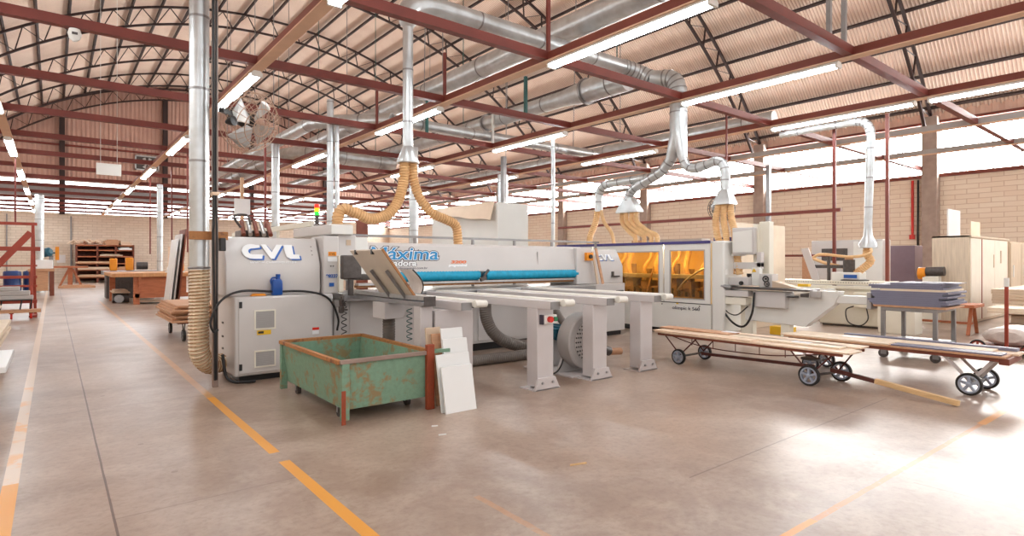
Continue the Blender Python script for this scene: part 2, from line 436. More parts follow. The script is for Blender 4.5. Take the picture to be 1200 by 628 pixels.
def crv(pts, k=8):
    """Catmull-Rom through the points."""
    P = [V(p) for p in pts]; P = [P[0] * 2 - P[1]] + P + [P[-1] * 2 - P[-2]]; out = []
    for i in range(1, len(P) - 2):
        for j in range(k):
            t = j / k; a, b, c, d = P[i - 1:i + 3]
            out.append(0.5 * ((2 * b) + (c - a) * t + (2 * a - 5 * b + 4 * c - d) * t * t + (3 * b - a - 3 * c + d) * t ** 3))
    out.append(P[-2]); return out

def text_obj(name, body, m, parent, origin, xdir, ydir, size, depth=0.003, shear=0.0, width=1.0, offset=0.0):
    """Lettering as a thin raised mesh, laid along xdir/ydir at origin (world)."""
    cu = bpy.data.curves.new(name, 'FONT'); cu.body = body; cu.size = size; cu.extrude = depth; cu.shear = shear; cu.offset = offset
    cu.space_character = 1.0
    t = bpy.data.objects.new(name, cu); COL.objects.link(t)
    bpy.context.view_layer.update()
    me = bpy.data.meshes.new_from_object(t.evaluated_get(bpy.context.evaluated_depsgraph_get()))
    bpy.data.objects.remove(t)
    x = V(xdir).normalized(); y = V(ydir).normalized(); z = x.cross(y)
    mx = Matrix((x * width, y, z)).transposed().to_4x4(); mx.translation = V(origin) - ORG[parent.name]
    me.transform(mx); me.materials.clear(); me.materials.append(M[m])
    o = bpy.data.objects.new(name, me); COL.objects.link(o); o.parent = parent; ORG[o.name] = ORG[parent.name]
    return o
ORD = ['first', 'second', 'third', 'fourth', 'fifth', 'sixth', 'seventh', 'eighth', 'ninth', 'tenth', 'eleventh', 'twelfth', 'thirteenth', 'fourteenth', 'fifteenth', 'sixteenth', 'seventeenth', 'eighteenth']

def coil(t, pts, R, pitch, r, m='coil'):
    """The wire spiral wound round a flexible hose."""
    P = crv(pts, 10); L = [0]
    for i in range(1, len(P)): L.append(L[-1] + (P[i] - P[i - 1]).length)
    tot = L[-1]; turns = tot / pitch; k = int(turns * 12); out = []; j = 0; u = V(0.3, 1, 0.1)
    for i in range(k + 1):
        d = tot * i / k
        while j < len(L) - 2 and L[j + 1] < d: j += 1
        f = (d - L[j]) / max(1e-9, L[j + 1] - L[j]); T = (P[j + 1] - P[j]).normalized(); c = P[j].lerp(P[j + 1], f)
        u = (u - T * u.dot(T)).normalized(); w_ = T.cross(u); a = 2 * math.pi * d / pitch
        out.append(c + (u * math.cos(a) + w_ * math.sin(a)) * R)
    return obj('wire_spiral', MB().tube(out, r, 5), m, t)

# ------------------------------------------------------------------ the hall
XL, XR, YF, YB = -6.0, 23.0, -6.0, 46.0
AX, AZ, AR = 8.5, -4.6, 18.15           # centre and radius of the arched roof
def arc(t, r): return (AX + r * math.sin(t), AZ + r * math.cos(t))
TM = math.asin(14.5 / AR)
def roof_z(x, r=AR): return AZ + math.sqrt(max(0, r * r - (x - AX) ** 2))

struct('floor', MB().box(XL - 0.3, XR + 0.3, YF, YB + 0.3, -0.2, 0), 'floor')

# corrugated arched ceiling: real trapezoid ribs running down the arc
mb = MB(); pitch = 0.1; prof = []
y = YF
while y < YB + 0.1:
    prof += [(y, 0.003), (y + 0.025, 0.0), (y + 0.05, 0.034), (y + 0.075, 0.036)]; y += pitch
nseg = 40; nv = len(prof); vs = []; fs = []
for i in range(nseg + 1):
    t = -TM * 1.03 + 2.06 * TM * i / nseg
    for (yy, dr) in prof:
        x, z = arc(t, AR + dr); vs.append((x, yy, z))
for i in range(nseg):
    for k in range(nv - 1): fs.append((i * nv + k, (i + 1) * nv + k, (i + 1) * nv + k + 1, i * nv + k + 1))
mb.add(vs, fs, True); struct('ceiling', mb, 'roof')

# right wall: block wall, a long band of frosted windows, fascia above
struct('wall_right', MB().box(XR, XR + 0.25, YF, YB, 0, 4.18), 'brick_r')
mb = MB(); y = YF
vs = []; fs = []
while y < YB:
    for (a, d) in ((0, 0), (0.12, 0), (0.15, 0.04), (0.27, 0.04)): vs.append((XR + d, y + a, 5.97)); vs.append((XR + d, y + a, 6.5))
    y += 0.3
for i in range(0, len(vs) - 2, 2): fs.append((i, i + 2, i + 3, i + 1))
mb.add(vs, fs); struct('trim_1', mb, 'roofwall')
struct('trim_2', MB().box(XR - 0.1, XR + 0.25, YF, YB, 4.14, 4.24), 'beam_y')
struct('trim_3', MB().box(XR - 0.08, XR + 0.2, YF, YB, 5.93, 6.02), 'beam_y')
TR = [0.3 + 5.9 * k for k in range(8)]     # truss lines
wn = 0
def window(nm, org0, org1, z0, z1, axis, at, nm_mull, out):
    """A run of frosted panes: one pane mesh and its frame. axis 1 = along y at x = at; axis 0 = along x at y = at."""
    fr = MB(); pn = MB()
    def bx(m_, a0, a1, z0_, z1_, d0, d1):
        if axis == 1: m_.box(at + d0, at + d1, a0, a1, z0_, z1_)
        else: m_.box(a0, a1, at + d0, at + d1, z0_, z1_)
    bx(fr, org0, org1, z0, z0 + 0.04, 0, 0.1); bx(fr, org0, org1, z1 - 0.04, z1, 0, 0.1)
    for k in range(nm_mull + 1):
        a = org0 + (org1 - org0) * k / nm_mull; bx(fr, max(org0, a - 0.015), min(org1, a + 0.015), z0 + 0.04, z1 - 0.04, 0.02, 0.08)
    bx(fr, org0, org1, (z0 + z1) / 2 - 0.012, (z0 + z1) / 2 + 0.012, 0.02, 0.08)
    bx(pn, org0, org1, z0 + 0.02, z1 - 0.02, 0.1, 0.12)
    f = struct(nm, fr, 'white_p'); obj('pane', pn, 'pane_back' if axis == 0 else 'pane_left' if at < 0 else 'pane', f); return f
for k in range(-1, 8):
    y0 = max(YF, 0.3 + 5.9 * k + 0.2); y1 = min(YB, 0.3 + 5.9 * (k + 1) - 0.2)
    wn += 1; window('window_%d' % wn, y0, y1, 4.24, 5.93, 1, XR + 0.05, 8, 1)
    wn += 1
    window('window_%d' % wn, y0, y1, 4.24, 5.93, 1, XL - 0.2, 8, 1)
struct('wall_left', MB().box(XL - 0.25, XL, YF, YB, 0, 4.2), 'brick_r')
struct('trim_4', MB().box(XL - 0.25, XL - 0.05, YF, YB, 5.95, 6.5), 'roofwall')
for k, y in enumerate(TR):                 # wall pillars under the trusses
    for x0, nm in ((XR - 0.32, 'right'), (XL + 0.0, 'left')):
        if nm == 'left': continue
        o = obj('wall_pillar', MB().box(x0, x0 + 0.32, y - 0.22, y + 0.22, 0, 6.15), 'concrete', bev=0.015)
        tag(o, 'grey concrete pillar on the right window wall, %s from the camera' % ORD[k], 'pillar', 'pillars on the window wall')

# back wall with two window bands and corrugated gable above
struct('wall_back', MB().box(XL, XR, YB, YB + 0.25, 0, 4.37), 'brick_b')
struct('trim_5', MB().box(XL, XR, YB, YB + 0.2, 5.42, 5.98), 'galv_band')
GP = [-5.2, 0.45, 6.05, 11.65, 17.25, 22.85]
for i in range(5):
    for (z0, z1) in ((4.37, 5.42), (5.98, 6.45)):
        wn += 1; window('window_%d' % wn, GP[i] + 0.15, GP[i + 1] - 0.15, z0, z1, 0, YB + 0.05, 5, 1)
mb = MB(); vs = []; fs = []; x = XL
while x < XR:
    for (a, d) in ((0, 0), (0.1, 0), (0.12, 0.04), (0.22, 0.04)):
        xx = min(XR, x + a); vs.append((xx, YB + d, 6.45)); vs.append((xx, YB + d, max(6.46, roof_z(xx) + 0.03)))
    x += 0.24
for i in range(0, len(vs) - 2, 2): fs.append((i, i + 1, i + 3, i + 2))
mb.add(vs, fs); struct('trim_6', mb, 'cladding')
for k, x in enumerate(GP):
    o = obj('gable_post', MB().box(x - 0.14, x + 0.14, YB - 0.3, YB - 0.02, 4.3, max(6.3, roof_z(x) - 0.9)), 'truss')
    tag(o, 'tall gable post on the far end wall, %s from the left' % ORD[k], 'post', 'posts of the far gable wall')
for k, z in enumerate((6.5, 8.62)):
    o = obj('gable_rail', MB().box(XL if k == 0 else -2.5, XR if k == 0 else 19.5, YB - 0.14, YB - 0.02, z, z + 0.12), 'beam')
    tag(o, 'red horizontal rail across the far gable cladding, %s one' % ('lower', 'upper')[k], 'rail', 'rails of the far gable wall')

# arched lattice trusses
def truss_at(y):
    t = thing('roof_truss', '', 'truss', (0, y, 0), 'arched roof trusses')
    def chord(r, h):
        m = MB(); n = 44; loops = []
        for i in range(n + 1):
            a = -TM + 2 * TM * i / n; x, z = arc(a, r); nx, nz = math.sin(a), math.cos(a)
            loops.append([(x, y - 0.04, z), (x, y + 0.04, z), (x + nx * h, y + 0.04, z + nz * h), (x + nx * h, y - 0.04, z + nz * h)])
        return m.loft(loops)
    obj('top_chord', chord(AR - 0.26, 0.09), 'truss', t); obj('bottom_chord', chord(AR - 1.0, 0.09), 'truss', t)
    m = MB(); n = 15; loops = []
    pts = []
    for i in range(n):
        a0 = -TM + 2 * TM * i / n; a1 = -TM + 2 * TM * (i + 1) / n
        pts += [(a0, AR - 0.24), (a0 + (a1 - a0) * 0.16, AR - 0.95), (a0 + (a1 - a0) * 0.5, AR - 0.24), (a0 + (a1 - a0) * 0.66, AR - 0.95)]
    pts.append((TM, AR - 0.24))
    P3 = [(arc(a, r)[0], y, arc(a, r)[1]) for a, r in pts]
    for i in range(len(P3)):
        p = V(P3[i])
        loops.append([p + V(-0.02, -0.025, 0), p + V(0.02, -0.025, 0), p + V(0.02, 0.025, 0), p + V(-0.02, 0.025, 0)])
    m.loft(loops); obj('lattice_web', m, 'truss', t)
    return t
t0 = truss_at(0.0)
t0.location = (0, TR[0], 0); t0['label'] = 'dark arched lattice roof truss, nearest to the camera'
for k in range(1, 8):
    dup(t0, (0, TR[k], 0), 'dark arched lattice roof truss, %s from the camera' % ORD[k])
dup(t0, (0, YB - 0.35, 0), 'dark arched lattice roof truss against the far gable cladding')
NP = 29
pm = MB().box(-0.035, 0.035, YF, YB - 0.02, -0.06, 0.06)
p0 = None
for k in range(NP):
    a = -TM * 0.985 + 2 * TM * 0.985 * k / (NP - 1); x, z = arc(a, AR - 0.09)
    if p0 is None:
        p0 = obj('roof_purlin', pm, 'truss'); ORG[p0.name] = V(0, 0, 0); o = p0; 
    else: o = p0.copy(); COL.objects.link(o)
    o.location = (x, (YF + YB) / 2, z - 0.075 * math.cos(a)); o.rotation_euler = (0, a, 0)
    tag(o, 'dark purlin running the length of the roof, %s from the %s' % ((ORD[k], 'left eave') if k < 15 else (ORD[NP - 1 - k], 'right eave')), 'purlin', 'roof purlins')

# red tie beams across the hall and light-carrying beams along it
XBY = [3.5 + 2.95 * k for k in range(-1, 15)]
for k, y in enumerate(XBY):
    m = MB().box(XL, XR - 0.02, y - 0.03, y + 0.03, 4.39, 4.51)
    m.box(XL, XR - 0.02, y - 0.07, y + 0.07, 4.37, 4.385); m.box(XL, XR - 0.02, y - 0.07, y + 0.07, 4.515, 4.53)
    o = obj('tie_beam', MB().box(XL, XR - 0.32 if k % 2 else XR - 0.02, y - 0.06, y + 0.06, 4.38, 4.51), 'beam')
    tag(o, 'oxide red steel beam across the hall, %s from the camera' % ORD[k], 'beam', 'red beams across the hall')
ROWX = [-0.85 + 3.36 * i for i in range(7)]
ROWN = ['leftmost row', 'row by the tall left duct', 'row above the panel saw', 'row above the edge bander', 'right row nearest the window wall', 'row at the windows', 'last row by the right wall']
for i, x in enumerate(ROWX):
    b = thing('light_beam', 'red steel beam running down the hall, ' + ROWN[i], 'beam', (x, 20, 4.35), 'red beams along the hall')
    obj('web', MB().box(x - 0.055, x + 0.055, YF, YB - 0.02, 4.375, 4.50), 'beam_y' if i < 5 else 'machine_d', b)  # last two rows grey: window glare painted into the web colour
    obj('bottom_flange', MB().box(x - 0.085, x + 0.085, YF, YB - 0.02, 4.355, 4.372), 'lit_flange', b, label='pale bottom flange')  # flange paler than the web: lamp light put into its colour
lamp0 = None
def lamp(x, y, label, ln=2.75):
    global lamp0
    if lamp0 is None:
        t = thing('fluorescent_light', label, 'light', (0, 0, 0), 'fluorescent ceiling lights')
        obj('housing', MB().prism([(-0.09, 0, 0.0), (0.09, 0, 0.0), (0.05, 0, 0.05), (-0.05, 0, 0.05)], (0, ln, 0)), 'white_p', t)
        for s in (-1, 1):
            obj('tube', MB().cyl((0.045 * s, 0.05, -0.02), (0.045 * s, ln - 0.05, -0.02), 0.019, n=10), 'tube', t)
        e = MB().box(-0.08, 0.08, 0, 0.04, -0.045, 0); obj('end_cap', e, 'white_p', t)
        e = MB().box(-0.08, 0.08, ln - 0.04, ln, -0.045, 0); obj('end_cap', e, 'white_p', t)
        lamp0 = t; t.location = (x, y, 4.302); return t
    return dup(lamp0, (x, y, 4.302), label)
for i in range(5):
    base = 3.65 if i else 0.65
    ys = [base + 5.9 * k for k in range(8) if base + 5.9 * k < 43]
    for k, y in enumerate(ys): lamp(ROWX[i], y, 'lit fluorescent batten, %s from the camera in the %s' % (ORD[k], ROWN[i].replace('row', 'light row')))
lamp(ROWX[4], 0.7, 'lit fluorescent batten at the right edge in the light row nearest the window wall')
# ------------------------------------------------------------------ overhead ducts
def duct(t, pts, r, name='pipe', bands=0.9, n=20, m='galv'):
    o = obj(name, MB().tube(pts, r, n), m, t)
    P = [V(p) for p in pts]; L = 0; nxt = bands * 0.5
    rr = r if not callable(r) else r(0.5)
    for i in range(len(P) - 1):
        d = P[i + 1] - P[i]; l = d.length
        while bands and L + l > nxt:
            c = P[i] + d * ((nxt - L) / l); u = d.normalized()
            obj('band', MB().cyl(c - u * 0.012, c + u * 0.012, rr * 1.05, n=n), 'galv_band', t); nxt += bands
        L += l
    return o
def bend(a, b, c, k=7):
    """quarter bend from a by corner b to c."""
    a, b, c = V(a), V(b), V(c)
    return [(a * (1 - t) ** 2 + b * 2 * t * (1 - t) + c * t * t) for t in [i / k for i in range(k + 1)]]

# tall duct on the left by the post
t = thing('extraction_duct', 'tall galvanised duct with clear ribbed hose, standing left of the grey saw cabinet', 'duct', (1.24, 6.98, 0.1))
duct(t, [(1.24, 6.98, 1.26), (1.24, 6.98, 6.2)], 0.098, bands=0.78)
obj('flexible_hose', MB().tube(crv([(1.24, 6.98, 1.3), (1.24, 6.97, 0.95), (1.23, 6.97, 0.6), (1.25, 7.0, 0.35), (1.36, 7.1, 0.2), (1.5, 7.2, 0.19)], 8), 0.098, 20, ribs=(0.036, 0.07)), 'hose_clear', t, label='clear ribbed hose')
coil(t, [(1.24, 6.98, 1.26), (1.24, 6.97, 0.95), (1.23, 6.97, 0.6), (1.25, 7.0, 0.35), (1.36, 7.1, 0.2), (1.5, 7.2, 0.19)], 0.101, 0.036, 0.007)
obj('clamp', MB().ring((1.24, 6.98, 1.28), (0, 0, 1), 0.1, 0.012), 'galv_band', t)
obj('bracket', MB().box(1.12, 1.5, 6.85, 6.872, 1.58, 1.67), 'rust', t, bev=0.004, label='rusty orange bracket')
t = thing('steel_post', 'grey brown steel post standing left of the saw cabinet with cables', 'post', (1.4, 6.82, 0))
obj('column', MB().box(1.335, 1.39, 6.79, 6.85, 0, 4.37), 'post', t, bev=0.004)
obj('conduit', MB().tube(crv([(1.335, 6.77, 4.3), (1.34, 6.76, 2.0), (1.335, 6.77, 1.6), (1.345, 6.76, 0.8), (1.35, 6.75, 0.08)]), 0.012, 8), 'black', t)
obj('conduit', MB().tube(crv([(1.365, 6.76, 4.3), (1.36, 6.76, 2.2), (1.37, 6.76, 1.5), (1.365, 6.76, 0.08)]), 0.009, 8), 'black', t)
obj('clamp', MB().box(1.322, 1.4, 6.745, 6.86, 2.05, 2.09), 'plywood', t, bev=0.01)
obj('switch_box', MB().box(1.4, 1.46, 6.76, 6.84, 1.46, 1.6), 'black_plastic', t, bev=0.008)
o = obj('power_cable', MB().tube(crv([(1.375, 6.735, 0.62), (1.33, 6.72, 0.6), (1.3, 6.71, 0.72), (1.4, 6.71, 0.93), (1.62, 6.78, 1.02), (2.0, 6.86, 1.0), (2.35, 6.81, 0.99), (2.6, 6.8, 0.9), (2.72, 6.8, 0.66), (2.73, 6.85, 0.5)]), 0.013, 8), 'cable')
tag(o, 'black cable looping from the steel post over the grey saw cabinet', 'cable')
o = obj('power_cable', MB().tube(crv([(1.42, 6.74, 0.35), (1.45, 6.72, 0.12), (1.52, 6.7, 0.05), (1.62, 6.72, 0.03), (1.75, 6.75, 0.02)]), 0.016, 8), 'cable')
tag(o, 'black cable lying on the floor at the foot of the steel post', 'cable')

def hood(t, c, z0, z1, w0, w1, d0, d1):
    x, y = c
    def q(w_, d_, z): return [(x - d_ / 2, y - w_ / 2, z), (x + d_ / 2, y - w_ / 2, z), (x + d_ / 2, y + w_ / 2, z), (x - d_ / 2, y + w_ / 2, z)]
    return obj('hood', MB().loft([q(w0, d0, z0), q(w0, d0, z0 + 0.03), q(w1, d1, z1)]), 'galv', t)

# duct above the panel saw, splitting into two tan hoses
t = thing('extraction_duct', 'galvanised drop duct with a cone and two tan hoses over the panel saw', 'duct', (4.0, 7.4, 2.75))
duct(t, [(4.0, 7.4, 2.98), (4.0, 7.4, 4.9)], 0.075, bands=0.75)
obj('cone', MB().lathe((4.0, 7.4, 2.76), (0, 0, 1), [(0, 0.16), (0.02, 0.165), (0.24, 0.078)], 16), 'galv', t)
obj('collar', MB().lathe((4.0, 7.4, 4.72), (0, 0, 1), [(0, 0.078), (0.06, 0.125), (0.16, 0.13), (0.2, 0.16)], 18), 'galv', t)
obj('hose', MB().tube(crv([(3.95, 7.4, 2.78), (3.93, 7.4, 2.5), (3.84, 7.4, 2.2), (3.66, 7.38, 2.0), (3.4, 7.35, 1.93), (3.18, 7.33, 2.0), (3.0, 7.32, 2.04), (2.93, 7.32, 1.95), (2.92, 7.32, 1.82)]), 0.07, 14, ribs=(0.04, 0.09)), 'hose', t, label='tan ribbed hose drooping left')
coil(t, [(3.95, 7.4, 2.78), (3.93, 7.4, 2.5), (3.84, 7.4, 2.2), (3.66, 7.38, 2.0), (3.4, 7.35, 1.93), (3.18, 7.33, 2.0), (3.0, 7.32, 2.04), (2.93, 7.32, 1.95), (2.92, 7.32, 1.82)], 0.073, 0.04, 0.006, 'tan_wire')
obj('hose', MB().tube(crv([(4.07, 7.4, 2.78), (4.1, 7.4, 2.5), (4.2, 7.38, 2.25), (4.38, 7.36, 2.06), (4.62, 7.34, 1.97), (4.78, 7.33, 1.88), (4.82, 7.33, 1.6)]), 0.066, 14, ribs=(0.04, 0.09)), 'hose', t, label='tan ribbed hose bending right')
coil(t, [(4.07, 7.4, 2.78), (4.1, 7.4, 2.5), (4.2, 7.38, 2.25), (4.38, 7.36, 2.06), (4.62, 7.34, 1.97), (4.78, 7.33, 1.88), (4.82, 7.33, 1.6)], 0.069, 0.04, 0.006, 'tan_wire')
# header pipe across, with the elbow and the thick drop pipe over the edge bander
t = thing('extraction_duct', 'thick galvanised header duct above the edge bander, branching down to three hoods', 'duct', (9.3, 6.6, 2.4))
duct(t, [(4.6, 7.4, 5.15), (8.7, 7.4, 5.15)], 0.135, bands=1.3)
obj('elbow', MB().tube(bend((3.98, 7.4, 4.85), (3.98, 7.4, 5.15), (4.62, 7.4, 5.15)), 0.15, 18), 'galv', t)
o = duct(t, bend((8.7, 7.4, 5.15), (9.15, 7.4, 5.15), (9.2, 7.1, 4.95), 6), 0.15, 'elbow', 0.14)
duct(t, [(9.2, 7.12, 4.96), (9.33, 6.9, 4.92)], 0.15, bands=0)
duct(t, bend((9.33, 6.92, 4.92), (9.38, 6.58, 4.92), (9.38, 6.6, 4.45), 8), 0.165, 'elbow', 0.1)
duct(t, [(9.38, 6.6, 4.5), (9.38, 6.6, 3.78)], 0.165, bands=0.6)
obj('breeches_cone', MB().tube([(9.38, 6.6, 3.8), (9.38, 6.78, 3.3)], [0.165, 0.1], 18), 'galv', t)
obj('breeches_cone', MB().tube([(9.38, 6.6, 3.8), (9.38, 6.5, 3.3)], [0.165, 0.085], 18), 'galv', t)
duct(t, crv([(9.38, 6.78, 3.32), (9.38, 7.0, 3.12), (9.38, 7.35, 2.98)], 6), 0.1, 'branch', 0.16)
duct(t, [(9.38, 7.3, 3.0), (9.38, 7.66, 2.86)], 0.095, 'branch', 0.3)
duct(t, bend((9.38, 7.62, 2.88), (9.38, 7.82, 2.8), (9.38, 7.82, 2.62), 6), 0.095, 'elbow', 0.1)
duct(t, [(9.38, 7.2, 3.04), (9.38, 8.3, 3.02)], 0.085, 'branch', 0.35)
duct(t, bend((9.38, 8.3, 3.02), (9.38, 8.66, 3.02), (9.38, 8.66, 2.75), 7), 0.088, 'elbow', 0.12)
duct(t, [(9.38, 8.66, 2.8), (9.38, 8.66, 2.44)], 0.085, 'branch', 0.3)
hood(t, (9.38, 7.8), 2.36, 2.66, 0.56, 0.2, 0.22, 0.18)
duct(t, crv([(9.38, 6.5, 3.32), (9.38, 6.42, 3.16), (9.38, 6.25, 3.08), (9.38, 6.0, 3.12), (9.38, 5.85, 3.16)], 5), 0.085, 'branch', 0.18)
duct(t, bend((9.38, 5.85, 3.16), (9.38, 5.62, 3.18), (9.38, 5.62, 2.9), 7), 0.085, 'elbow', 0.12)
duct(t, [(9.38, 5.62, 2.95), (9.38, 5.62, 2.6)], 0.08, 'branch', 0.3)
hood(t, (9.38, 5.62), 2.36, 2.62, 0.32, 0.16, 0.26, 0.16)
duct(t, [(9.38, 5.62, 3.1), (9.38, 5.62, 4.3)], 0.05, 'riser', 0) if 0 else None
def hose(t, pts, r=0.05, label=None): return obj('hose', MB().tube(crv(pts), r, 12, ribs=(0.04, 0.09)), 'hose', t, label=label)
hose(t, [(9.38, 8.7, 2.46), (9.38, 8.76, 2.2), (9.36, 8.9, 1.9), (9.36, 8.92, 1.7)], 0.07)
hose(t, [(9.38, 8.6, 2.46), (9.38, 8.5, 2.2), (9.37, 8.28, 1.95), (9.36, 8.2, 1.7)], 0.04)
for k in range(4):
    a = 8.0 - 0.13 * k; b = [7.62, 7.4, 7.22, 7.08][k]
    hose(t, [(9.38 - 0.03 * (k % 2), a, 2.38), (9.38, a - 0.01, 2.16), (9.37, (a + b) / 2 - 0.02, 1.96), (9.36, b + 0.02, 1.86), (9.36, b, 1.7)], 0.048)
hose(t, [(9.34, 5.72, 2.38), (9.34, 5.78, 2.1), (9.34, 5.76, 1.85), (9.36, 5.72, 1.7)], 0.06)
hose(t, [(9.42, 5.55, 2.38), (9.42, 5.52, 2.1), (9.36, 5.42, 1.85), (9.28, 5.36, 1.6), (9.26, 5.3, 1.3), (9.26, 5.27, 1.12)], 0.06)
hose(t, [(9.36, 5.62, 2.38), (9.36, 5.64, 2.1), (9.3, 5.56, 1.85), (9.24, 5.5, 1.6), (9.24, 5.42, 1.3), (9.24, 5.4, 1.12)], 0.055)
# long trunks under the roof
t = thing('trunk_duct', 'long round trunk duct under the roof beside the saw light row', 'duct', (7.5, 20, 5.4), 'trunk ducts under the roof')
duct(t, [(7.5, 2.0, 5.68), (7.5, 36, 5.68)], 0.23, bands=2.4)
for k in range(5): obj('strap', MB().tube([(7.5, 6.2 + 5.9 * k, 5.9), (7.5, 6.2 + 5.9 * k, roof_z(7.5, AR - 0.98))], 0.012, 6), 'galv_band', t)
t = thing('trunk_duct', 'trunk duct with a thick flanged section above the middle of the hall', 'duct', (9.4, 20, 5.0), 'trunk ducts under the roof')
duct(t, [(9.45, 7.9, 5.2), (9.45, 9.1, 5.2)], 0.26, 'wide_section', 0.9)
obj('reducer', MB().tube([(9.45, 9.08, 5.2), (9.45, 9.8, 5.2)], [0.26, 0.19], 20), 'galv', t)
duct(t, [(9.45, 9.7, 5.2), (9.45, 30, 5.2)], 0.185, bands=1.6)
obj('flange', MB().cyl((9.45, 9.06, 5.2), (9.45, 9.12, 5.2), 0.3, n=24), 'galv_band', t)
obj('flange', MB().cyl((9.45, 12.9, 5.2), (9.45, 12.96, 5.2), 0.23, n=24), 'galv_band', t)
for k in range(5): obj('strap', MB().tube([(9.45, 8.2 + 5.9 * k, 5.4), (9.45, 8.2 + 5.9 * k, roof_z(9.45, AR - 0.3))], 0.012, 6), 'teal_steel', t)
t = thing('trunk_duct', 'slim duct slanting across the hall between the second and third light rows', 'duct', (10, 12.5, 4.2), 'trunk ducts under the roof')
duct(t, [(6.4, 12.6, 4.75), (8.1, 12.5, 4.72), (13.5, 12.5, 4.72)], 0.13, bands=1.5)
duct(t, [(6.4, 12.6, 4.75), (5.2, 14.6, 4.9), (5.2, 30, 4.9)], 0.17, bands=1.8)
for k in range(3): obj('strap', MB().tube([(7.2 + 2.6 * k, 12.5, 4.84), (7.2 + 2.6 * k, 12.3, roof_z(7.2 + 2.6 * k, AR - 0.98))], 0.012, 6), 'galv_band', t)
for k in range(3): obj('strap', MB().tube([(5.2, 18 + 5.9 * k, 5.0), (5.2, 18 + 5.9 * k, roof_z(5.2, AR - 0.98))], 0.012, 6), 'galv_band', t)
t = thing('trunk_duct', 'duct with fat bend low over the far middle of the hall', 'duct', (6, 19, 4.7), 'trunk ducts under the roof')
duct(t, crv([(9.6, 18.8, 4.86), (8.2, 18.9, 4.9), (7.0, 19.2, 4.98), (6.3, 20.5, 5.0), (6.2, 24, 5.0), (6.2, 34, 5.0)], 6), 0.26, bands=1.2)
for k in range(3): obj('strap', MB().tube([(6.2, 23.9 + 4 * k, 5.2), (6.2, 23.9 + 4 * k, roof_z(6.2, AR - 0.98))], 0.012, 6), 'galv_band', t)
t = thing('trunk_duct', 'grey duct running just above the light row nearest the window wall', 'duct', (14.1, 12, 4.9), 'trunk ducts under the roof')
duct(t, [(14.1, 7.1, 4.95), (14.1, 26, 4.95)], 0.17, bands=1.6)
for k in range(3): obj('strap', MB().tube([(14.1, 12.1 + 5.9 * k, 5.1), (14.1, 12.1 + 5.9 * k, roof_z(14.1, AR - 0.98))], 0.012, 6), 'galv_band', t)

# slim drop duct to the router at the right
t = thing('extraction_duct', 'slim galvanised drop duct with a cone and orange hose over the router on the right', 'duct', (13.0, 4.5, 1.95))
duct(t, [(13.0, 6.4, 4.24), (13.0, 4.85, 4.24)], 0.075, bands=0.8)
duct(t, bend((13.0, 4.85, 4.24), (13.0, 4.55, 4.24), (13.0, 4.55, 3.9), 8), 0.085, 'elbow', 0.1)
duct(t, [(13.0, 4.55, 3.95), (13.0, 4.6, 2.0)], 0.075, bands=0.6)
obj('cone', MB().lathe((13.0, 4.6, 1.62), (0, 0, 1), [(0, 0.17), (0.08, 0.17), (0.24, 0.085), (0.4, 0.078)], 14), 'galv', t)
hose(t, [(13.0, 4.6, 1.66), (13.0, 4.62, 1.5), (13.02, 4.56, 1.35), (13.0, 4.7, 1.2), (12.98, 4.86, 1.06)], 0.075)
hose(t, [(12.95, 4.55, 1.66), (12.8, 4.5, 1.5), (12.9, 4.9, 1.44), (13.0, 5.5, 1.5), (13.0, 5.7, 1.42)], 0.03)
hose(t, [(13.0, 5.72, 1.42), (13.0, 5.4, 1.3), (13.0, 5.0, 1.2), (13.0, 4.75, 1.05)], 0.035)
# far drop ducts
def drop(x, y, z0, z1, r, label, cone=False):
    t = thing('drop_duct', label, 'duct', (x, y, z0), 'drop ducts in the back of the hall')
    duct(t, [(x, y, z0), (x, y, z1)], r, bands=0.9, n=14)
    if cone: obj('cone', MB().lathe((x, y, z0 - 0.25), (0, 0, 1), [(0, r * 2), (0.25, r)], 14), 'galv', t)
drop(4.55, 15.6, 0.0, 4.6, 0.1, 'silver drop duct behind the saw cabinet, left of the signal lamp')
drop(4.9, 12.7, 0.0, 5.0, 0.075, 'silver drop duct just right of the signal lamp')
drop(5.02, 12.62, 0.0, 4.6, 0.05, 'thin silver pipe standing against the drop duct right of the signal lamp')
drop(8.3, 15.0, 0.0, 4.7, 0.13, 'pale drop duct behind the two tan hoses')
drop(3.11, 24.85, 0.0, 4.2, 0.1, 'thin pale drop duct in front of the far wall, right of the timber rack')
drop(-0.45, 32.0, 0.0, 4.2, 0.16, 'thin pale drop duct at the far wall behind the red rack')
drop(9.25, 10.0, 0.0, 4.3, 0.045, 'white vertical pipe from ceiling light down behind the saw')
drop(12.0, 15.5, 0.0, 4.3, 0.18, 'wide pale duct in front of the far windows, right of the white pipe')

# hangers and thin steel droppers
def dropper(x, y, z0, z1, label, m='beam', w_=0.025, grp='steel hangers at the beams'):
    o = obj('steel_hanger', MB().box(x - w_, x + w_, y - w_, y + w_, z0, z1), m); tag(o, label, 'hanger', grp)
for k, y in enumerate((6.45, 9.4, 12.35, 15.3)):
    dropper(ROWX[2], y, 4.53, (5.65, 5.35, 5.3, 5.3)[k], 'short red hanger above the saw light row, %s from the camera' % ORD[k])
dropper(8.5, 3.5, 4.51, 6.4, 'left of two grey hangers above the nearest beam at the top edge', 'galv_band', 0.03)
dropper(9.0, 3.5, 4.51, 6.4, 'right of two grey hangers above the nearest beam at the top edge', 'galv_band', 0.03)
dropper(7.9, 9.4, 4.51, 5.3, 'dark green hanger above the beams, beside the flanged duct', 'teal_steel', 0.03)
dropper(7.2, 12.35, 4.51, 5.5, 'dark green hanger above the beams, left of the flanged duct', 'teal_steel', 0.03)
